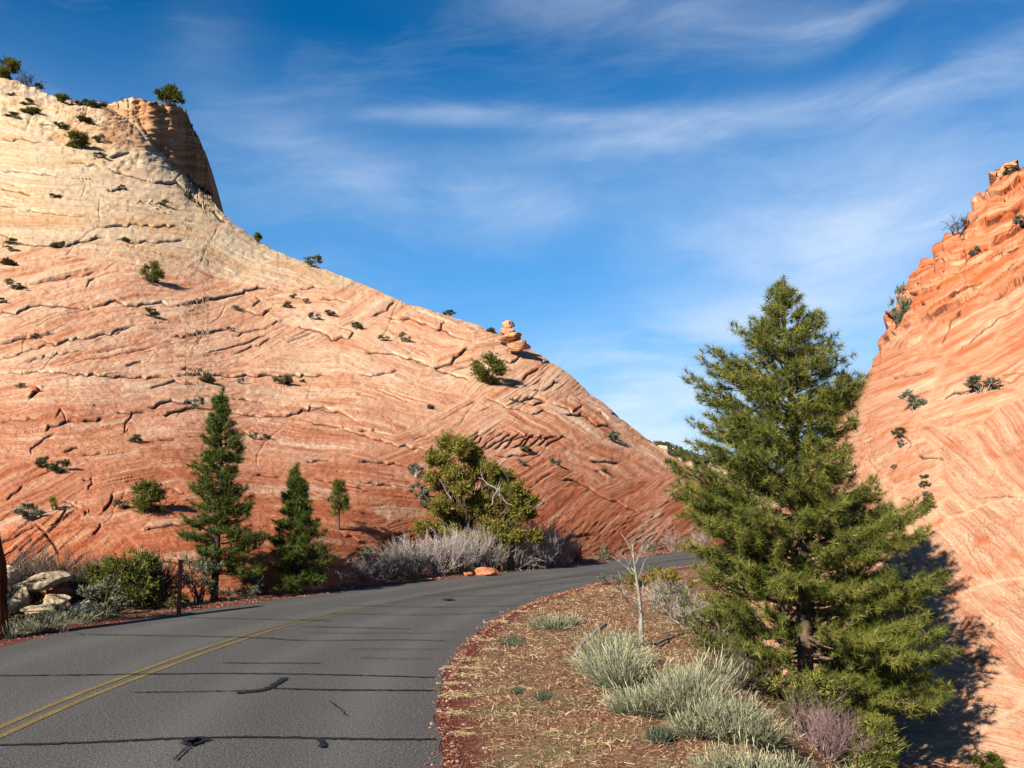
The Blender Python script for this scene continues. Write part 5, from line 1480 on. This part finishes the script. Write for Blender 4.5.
def rocks_and_posts():
    rng = np.random.default_rng(4)
    # pale overhanging boulder and rubble, left
    def rk(px, Y, py, w, d, h, mat, lab, name='boulder', rot=(0, 0, 0), st=0.0, grp=None, cat='boulder'):
        o = boulder(rng, (w, d, h), name, mat, st); q = at(px, py, Y); o.location = q; o.rotation_euler = rot
        tag(o, lab, cat, grp); return o
    rk(42, 15.6, 581, 0.85, 0.9, 0.36, 'boulder_pale', 'pale layered boulder jutting out over a black hollow', rot=(0.1, -0.22, 0.2), st=0.12)
    rk(64, 16.3, 592, 1.1, 0.7, 0.45, 'boulder_red', 'shaded rock behind and below the pale overhanging boulder')
    rk(58, 15.2, 600, 0.62, 0.5, 0.22, 'boulder_pale', 'flat cream slab under the pale overhanging boulder', rot=(0, 0.05, 0.4), st=0.1)
    rk(20, 15.2, 600, 0.38, 0.45, 0.4, 'boulder_pale', 'rough tan rock left of the pale boulder')
    rk(10, 15.4, 575, 0.4, 0.4, 0.4, 'boulder_pale', 'tan rock right above the rusty trunk')
    rk(82, 14.9, 607, 0.5, 0.4, 0.25, 'boulder_pale', 'low tan rock left of the roadside juniper')
    rk(40, 14.9, 612, 0.5, 0.45, 0.22, 'boulder_pale', 'low grey rock in the shade below the boulder')
    g = on_road(409, 581); 
    p = on_road(487, 577)
    o = boulder(rng, (0.62, 0.4, 0.26), 'rock', 'boulder_red'); o.location = (p[0], p[1] + 0.35, 0.08); tag(o, 'small orange rock lying at the far road edge below the juniper', 'rock')
    o = boulder(rng, (0.35, 0.3, 0.16), 'rock', 'boulder_red'); o.location = (p[0] - 0.42, p[1] + 0.3, 0.03); tag(o, 'smaller flat orange rock just left of the other at the road edge', 'rock')
    # stacked knob on the ridge
    for (px, py, w, h, lab) in ((508, 325.5, 14, 8, 'cap stone of the stacked rock knob on the ridge'), (508, 331, 21, 9, 'middle layer of the stacked rock knob on the ridge'), (512, 337.5, 27, 10, 'broad bottom layer of the stacked rock knob on the ridge'), (519, 346, 27, 11, 'right hand shelf below the stacked rock knob')):
        q = hill_at(HL, 512, 352); Y = q[1] - 0.4; s = Y / 1000
        o = boulder(rng, (w * s * 1.2, w * s * 1.2, h * s * 1.25), 'rock_layer', 'boulder_cap', 0.22, 5, 0.22); o.location = at(px, py, Y); tag(o, lab, 'rock', 'layers of the stacked rock knob')
    q = hill_at(HR, 1010, 178); Y = q[1] + 0.2; s = Y / 1000
    o = boulder(rng, (15 * s, 14 * s, 7 * s), 'boulder', 'boulder_cap', 0.04, 4, 0.12); o.location = at(1009, 165.5, Y); tag(o, 'small boulder perched on the top right skyline', 'boulder')
    o = boulder(rng, (9 * s, 9 * s, 12 * s), 'boulder', 'boulder_cap', 0.04, 4, 0.12); o.location = at(1002, 173, Y); tag(o, 'upright stone under the perched boulder at top right', 'boulder')
    # block at the left ledge
    q = hill_at(HL, 34, 394); s = q[1] / 1000
    o = boulder(rng, (12 * s, 14 * s, 9 * s), 'boulder', 'boulder_red', 0.1, 4); o.location = q + np.array([0, 0, 2 * s]); tag(o, 'rounded block with a dark hollow on the left slope below the long ledge', 'boulder')
    # rubble patch below the butte
    for i in range(14):
        px = 135 + rng.random() * 36; py = 198 + rng.random() * 12 + (px - 135) * 0.1
        q = hill_at(HL, px, py); s = q[1] / 1000; sz = rng.uniform(2.5, 5.5) * s
        o = boulder(rng, (sz * 1.4, sz, sz * 0.8), 'rubble', 'boulder_pale', 0, 2); o.location = q + np.array([0, 0, sz * 0.2]); tag(o, 'chunk of tan rubble in the patch under the butte', 'rock', 'rubble chunks under the butte')
    # rusty marker post
    p = foot(181, 15.35); m = MB(); h = 0.86
    # U channel section with holes suggested by real notches
    sec = [(-0.035, 0.0), (-0.035, 0.012), (-0.018, 0.012), (-0.014, 0.034), (0.014, 0.034), (0.018, 0.012), (0.035, 0.012), (0.035, 0.0), (0.024, 0.0), (0.018, 0.022), (-0.018, 0.022), (-0.024, 0.0)]
    k = len(sec); v = []
    for z in np.linspace(0, h, 12): v += [(x, y, z) for x, y in sec]
    q = []
    for i in range(11):
        for j in range(k): q.append((i * k + j, i * k + (j + 1) % k, (i + 1) * k + (j + 1) % k, (i + 1) * k + j))
    top = 11 * k
    q += [(top + 0, top + 1, top + 2, top + 11), (top + 2, top + 3, top + 10, top + 11), (top + 3, top + 4, top + 9, top + 10), (top + 4, top + 5, top + 8, top + 9), (top + 5, top + 6, top + 7, top + 8)]
    m.add(v, np.array(q)); root = thing('marker_post', 'rusty steel marker post standing at the far left road edge', 'post', (float(p[0]), float(p[1]), float(p[2]) - 0.02), None, math.pi - 0.25)
    m.build('channel', MAT['rust'], False, root)
    for z in (0.82, 0.76, 0.70):
        b = MB(); b.tube([(0, -0.004, z), (0, 0.003, z)], 0.009, 8); b.build('bolt', MAT['bark_dark'], False, root)
    # second thin post among the brush
    p = foot(427, 23.4); m = MB(); m.tube([(0, 0, 0), (0.01, 0, 0.5), (0.0, 0, 1.0)], 0.03, 7); o = m.build('stake', MAT['rust']); o.location = p; tag(o, 'thin brown stake in the brush left of the juniper', 'post')
    # trunk at the left edge
    p = foot(-2, 12.9); m = MB()
    zz = np.linspace(-0.1, 2.6, 14); pts = np.stack([0.02 * np.sin(zz * 3) - 0.05 * zz - 0.10 * np.clip(zz - 0.9, 0, 3), 0 * zz, zz], 1)
    m.tube(pts, 0.16 - 0.03 * zz + 0.01 * np.sin(zz * 9), 12)
    root = thing('burnt_tree', 'blackened tree trunk with rusty bark cut by the left edge', 'tree', tuple(p))
    m.build('trunk', MAT['rust_bark'], True, root)
    cl = [(min(-2.0 + rng.normal() * 0.6, -1.15), 0.1 + rng.normal() * 0.9, 0.5 + rng.random() * 1.1, 0.42) for _ in range(13)]
    # unseen limbs and crown, added outside the frame to shade the verge
    wd, le = clump_plant(rng, cl, (0.09, 0.02), 45, 9, ((-0.2, 0, 1.9),), 0.04)
    wd.build('limbs', MAT['bark_dark'], False, root); le.build('crown', MAT['pine_far'], False, root)
    # white dead sapling
    p = on_ground(641, 648); Y = p[1]; s = Y / 1000
    root = thing('dead_sapling', 'slim white dead sapling with bare branches at the bank crest', 'tree', tuple(p))
    mb = MB(); H = 100 * s
    t = np.linspace(0, 1, 10); pts = np.stack([(-5 * t + 2 * np.sin(t * 5)) * s, 0.02 * np.sin(t * 7), t * H], 1)
    mb.tube(pts, 0.034 * (1 - 0.88 * t), 6, 0.9); mb.build('trunk', MAT['deadwood'], True, root)
    for (f, dx, dz, L, r) in ((0.38, -1, 0.42, 40, .013), (0.5, 0.8, 0.6, 18, .008), (0.6, -0.9, 0.7, 20, .008), (0.66, 0.9, 0.5, 22, .007), (0.72, -0.7, 0.9, 24, .007), (0.8, 0.7, 1, 18, .006), (0.86, -0.5, 1, 16, .005), (0.92, -0.35, 1, 24, .005), (0.3, 0.9, 0.2, 18, .007), (0.7, -1, 0.3, 26, .007), (0.45, -1, 0.15, 22, 0.006)):
        b = MB(); S = []; T = []
        a = np.array([np.interp(f, t, pts[:, k]) for k in range(3)])
        grow(rng, a, np.array([dx, rng.normal() * 0.3, dz]), L * s, r, 2, S, T, 0.6, (2, 4), 0.55, 0.1, 0.2, 5)
        add_segs(b, S, rng); b.build('branch', MAT['deadwood'], False, root)
    # driftwood
    for (px, py, x2, y2, r, lab) in ((575, 661, 606, 640, 0.022, 'weathered grey log end poking out left of the rabbitbrush'), (655, 650, 722, 646, 0.02, 'long grey dead branch lying behind the rabbitbrush row')):
        a = on_ground(px, py) + np.array([0, 0, 0.05]); c = on_ground(x2, y2) + np.array([0, 0, 0.16])
        b = MB(); S = []; T = []
        tt = np.linspace(0, 1, 8)[:, None]; pts = a + (c - a) * tt; pts[:, 2] += 0.06 * np.sin(tt[:, 0] * 3.1) + rng.normal(size=8) * 0.018
        b.tube(pts - a, r * np.linspace(0.8, 1.1, 8), 7, 0.3)
        o = b.build('dead_branch', MAT['deadwood'], True); o.location = a; tag(o, lab, 'branch')
    # off-frame leafless tree whose shadow crosses the near road
    S = []; T = []; b = MB()
    grow(rng, np.zeros(3), np.array([0.05, 0, 1.0]), 2.0, 0.035, 4, S, T, 0.5, (3, 4), 0.6, 0.1, 0.12, 5)
    add_segs(b, S, rng); o = b.build('bare_tree', MAT['bare_grey']); o.location = (-8.2, 3.0, -0.1); tag(o, 'leafless tree left of the road whose thin shadow crosses the asphalt', 'tree')


def litter():
    rng = np.random.default_rng(6)

    def pts(n, y0, y1, pw=1.6):
        y = y0 + (y1 - y0) * rng.random(n) ** pw
        redge = np.interp(y, RS[40:200, 1], RS[40:200, 0]); bx = np.interp(y, BX_Y, BX_X) + 0.9
        x = redge + 0.02 + (bx - redge) * rng.random(n)
        z, d, _ = ground_z(x, y)
        return np.stack([x, y, z + 0.004], 1), d
    P, d = pts(60000, 5.2, 22)
    keep = (rng.random(len(P)) < np.clip(sstep(0.08, 0.4, d), 0.2, 1)) * (fbm(P[:, 0] / 0.5, P[:, 1] / 0.5, 301, 3) > -0.35 + 0.3 * rng.normal(size=len(P)))
    P = P[keep]; n = len(P)
    b = MB(); dd = rng.normal(size=(n, 3)); dd[:, 2] = np.abs(dd[:, 2]) * 0.22
    b.ribbons(P, dd, (0.012 + 0.07 * rng.random(n) ** 2.5) * (0.7 + 0.05 * P[:, 1]), 0.002 + 0.00025 * P[:, 1], rng, 2, 0.05, None, 0.6)
    tag(b.build('twig_litter', MAT['litter']), 'dry twigs and needles strewn over the bank', None, None, 'stuff')
    P, d = pts(15000, 5.2, 20); keep = rng.random(len(P)) < np.clip(0.35 + 0.65 * np.exp(-d * 2), 0, 1); P = P[keep]
    # gravel also along the far road edges
    ii = rng.integers(55, 215, 7000); e = RS[ii] - np.stack([np.gradient(RS, axis=0)[ii][:, 1], -np.gradient(RS, axis=0)[ii][:, 0]], 1) * 0.0; g = np.gradient(RS, axis=0)[ii]; g /= np.linalg.norm(g, axis=1)[:, None]
    off = 0.14 - np.abs(rng.normal(size=7000)) * 0.09; qq = e + np.stack([g[:, 1], -g[:, 0]], 1) * off[:, None] + g * rng.random((7000, 1)) * 0.4
    P = np.concatenate([P, np.stack([qq[:, 0], qq[:, 1], np.full(7000, 0.003)], 1)])
    ii = rng.integers(60, 230, 9000); e = LS[ii] + rng.normal(size=(9000, 2)) * 0.05; nrm = np.stack([-np.gradient(LS, axis=0)[ii][:, 1], np.gradient(LS, axis=0)[ii][:, 0]], 1); nrm /= np.linalg.norm(nrm, axis=1)[:, None]
    q = e + nrm * (np.abs(rng.normal(size=9000)) * 0.35)[:, None] + np.gradient(LS, axis=0)[ii] * rng.random((9000, 1)); zq, _, _ = ground_z(q[:, 0], q[:, 1])
    P = np.concatenate([P, np.stack([q[:, 0], q[:, 1], zq + 0.003], 1)]); n = len(P)
    sz = 0.004 + 0.016 * rng.random(n) ** 5 + 0.0004 * P[:, 1]
    oc = np.array([[1, 0, 0], [-0.8, 0.2, 0], [0, 1, 0.1], [0.1, -0.9, 0], [0, 0, 0.7], [0, 0, -0.5]])
    v = P[:, None] + oc[None] * sz[:, None, None] * rng.uniform(0.7, 1.4, (n, 1, 3))
    f = np.array([[0, 2, 4], [2, 1, 4], [1, 3, 4], [3, 0, 4], [2, 0, 5], [1, 2, 5], [3, 1, 5], [0, 3, 5]])
    m = MB(); m.add(v.reshape(-1, 3), None, (f[None] + np.arange(n)[:, None, None] * 6).reshape(-1, 3), np.repeat(rng.random(n) * 0.9, 6))
    tag(m.build('gravel', MAT['pebble']), 'red gravel scattered on the road shoulders', None, None, 'stuff')
    # short dry and green blades
    for nm, mat, cnt, th, sd, lab, hgt in (('dry_grass', 'straw', 9000, -0.05, 311, 'thin dry grass over the bank', 0.06), ('green_grass', 'greengrass', 5000, 0.22, 317, 'patches of low grey-green ground cover on the bank', 0.045)):
        P, d = pts(cnt * 2, 5.4, 20); k = (fbm(P[:, 0] / 0.45, P[:, 1] / 0.45, sd, 3) > th) & (d > 0.35); P = P[k][:cnt]; n = len(P)
        b = MB(); dd = rng.normal(size=(n, 3)); dd[:, 2] = np.abs(dd[:, 2]) + 0.35
        b.ribbons(P, dd, hgt * rng.uniform(0.5, 1.5, n), 0.003 + 0.0003 * P[:, 1], rng, 2, 0.3, None, 0.3)
        tag(b.build(nm, MAT[mat]), lab, None, None, 'stuff')
    # flattened straw tufts near the shoulder
    T = [(470, 660, 26), (455, 668, 20), (468, 676, 26), (456, 684, 18), (466, 695, 34), (452, 697, 22), (456, 714, 20), (486, 640, 24), (491, 650, 16), (500, 622, 18), (480, 669, 18), (520, 612, 14), (462, 735, 20), (505, 715, 22), (530, 690, 24), (560, 735, 26), (600, 745, 24), (500, 750, 26)]
    V = T
    for i, (px, py, wp) in enumerate(V):
        p = on_ground(px, py); s = p[1] / 1000; n = 170 if i < 13 else 60
        b = MB(); a = rng.random(n) * 6.283; r = rng.random(n) ** 0.7 * wp * s / 2
        q = np.stack([np.cos(a) * r * 1.1, np.sin(a) * r * 0.9, 0.006 + 0.015 * rng.random(n)], 1); dd = np.stack([np.cos(a) + rng.normal(size=n), np.sin(a) + rng.normal(size=n), rng.uniform(-0.02, 0.3, n)], 1)
        b.ribbons(q, dd, rng.uniform(0.02, 0.07, n), 0.004, rng, 3, 0.35, None, 0.3)
        o = b.build('straw_tuft', MAT['straw_pale']); o.location = p
        tag(o, 'flattened pale straw tuft on the bank by the red shoulder', 'grass', 'straw tufts on the bank by the shoulder')
    # mats of low blue-green plant
    for (px, py, wp, hp, lab) in ((515, 643, 34, 7, 'low blue-green mat plant on the bank near the road bend'), (519, 693, 14, 6, 'tiny blue-green mat plant in the middle of the bank'), (544, 698, 20, 6, 'small blue-green mat plant right of the tiny one'), (660, 740, 24, 12, 'blue-green leafy plant below the largest rabbitbrush')):
        p = on_ground(px, py); s = p[1] / 1000; n = 420; a = rng.random(n) * 6.283; r = rng.random(n) ** 0.6 * wp * s / 2
        b = MB(); q = np.stack([np.cos(a) * r, np.sin(a) * r * 1.6, np.full(n, 0.0)], 1); dd = rng.normal(size=(n, 3)) * 0.5 + np.array([0, 0, 0.9])
        b.leaves(q, dd, 0.05 * hp / 7, 0.016, rng, rng.random(n) * 0.6); o = b.build('mat_plant', MAT['greyleaf']); o.location = p; tag(o, lab, 'plant')


def far_mesa():
    """a pale cliff with dark woods on top, far beyond the bend"""
    rng = np.random.default_rng(12)
    Y0 = 420.0
    top = [(560, 440), (620, 442), (650, 444), (668, 446), (685, 453), (700, 458), (715, 462), (760, 474), (820, 480), (900, 488)]
    cols = np.linspace(560, 900, 240); nr = 60
    ty = np.interp(cols, *zip(*top)); rows = []
    for i in range(nr):
        f = i / (nr - 1); py = 520 + (ty - 520) * f
        Y = Y0 + 60 * f + 14 * fbm(cols / 7, cols * 0 + f * 2, 401, 4) * (1 - 0.4 * f)
        rows.append(at(cols, py, Y))
    A = np.array(rows); b2 = []
    for k in range(1, 8):
        q = A[-1].copy(); q[:, 1] += 40 * k; q[:, 0] += 4 * k; q[:, 2] -= (0.5 * k) ** 2; b2.append(q)
    A = np.concatenate([A, np.array(b2)])
    n = NT('pale_cliff'); pos = n.pos(); q = n.noise(n.mapped(pos, (0.25, 0.25, 0.09)), 1.0, 5, 0.65)
    MAT['cliff'] = n.finish(n.ramp(q, [(0.35, lin(132, 100, 78)), (0.52, lin(196, 168, 134)), (0.66, lin(216, 196, 166))]), 0.95, q, 3.0, 0.8)
    tag(link('mesa', make_mesh('mesa', A.reshape(-1, 3), grid_faces(len(A), len(cols)), mats=(MAT['cliff'],), smooth=True)), kind='structure')
    b = MB(); P = []
    for i in range(420):
        c = rng.uniform(560, 900); f = rng.random() ** 2.2; ty1 = np.interp(c, *zip(*top))
        p = at(c, ty1 + 10 * f * (rng.random() < 0.35), Y0 + 62 - 14 * f)
        k = 60; d = rng.normal(size=(k, 3)); d /= np.linalg.norm(d, axis=1)[:, None]
        P.append(p + d * np.array([1.0, 1.0, 1.3]) * rng.uniform(0.5, 1.2) + np.array([0, 0, 0.6]))
    P = np.concatenate(P); b.leaves(P, rng.normal(size=P.shape), 0.7, 0.5, rng)
    tag(b.build('far_woods', MAT['shrub_dark']), 'dark juniper woods on top of the distant mesa', None, None, 'stuff')
mats_setting(); mats_plants()
build_sky(); build_light_cam(); build_ground(); build_road()
HL = build_left_hill(); HR = build_right_hill()
build_trees()
hill_shrubs(); brush(); sages(); rocks_and_posts(); litter(); far_mesa()
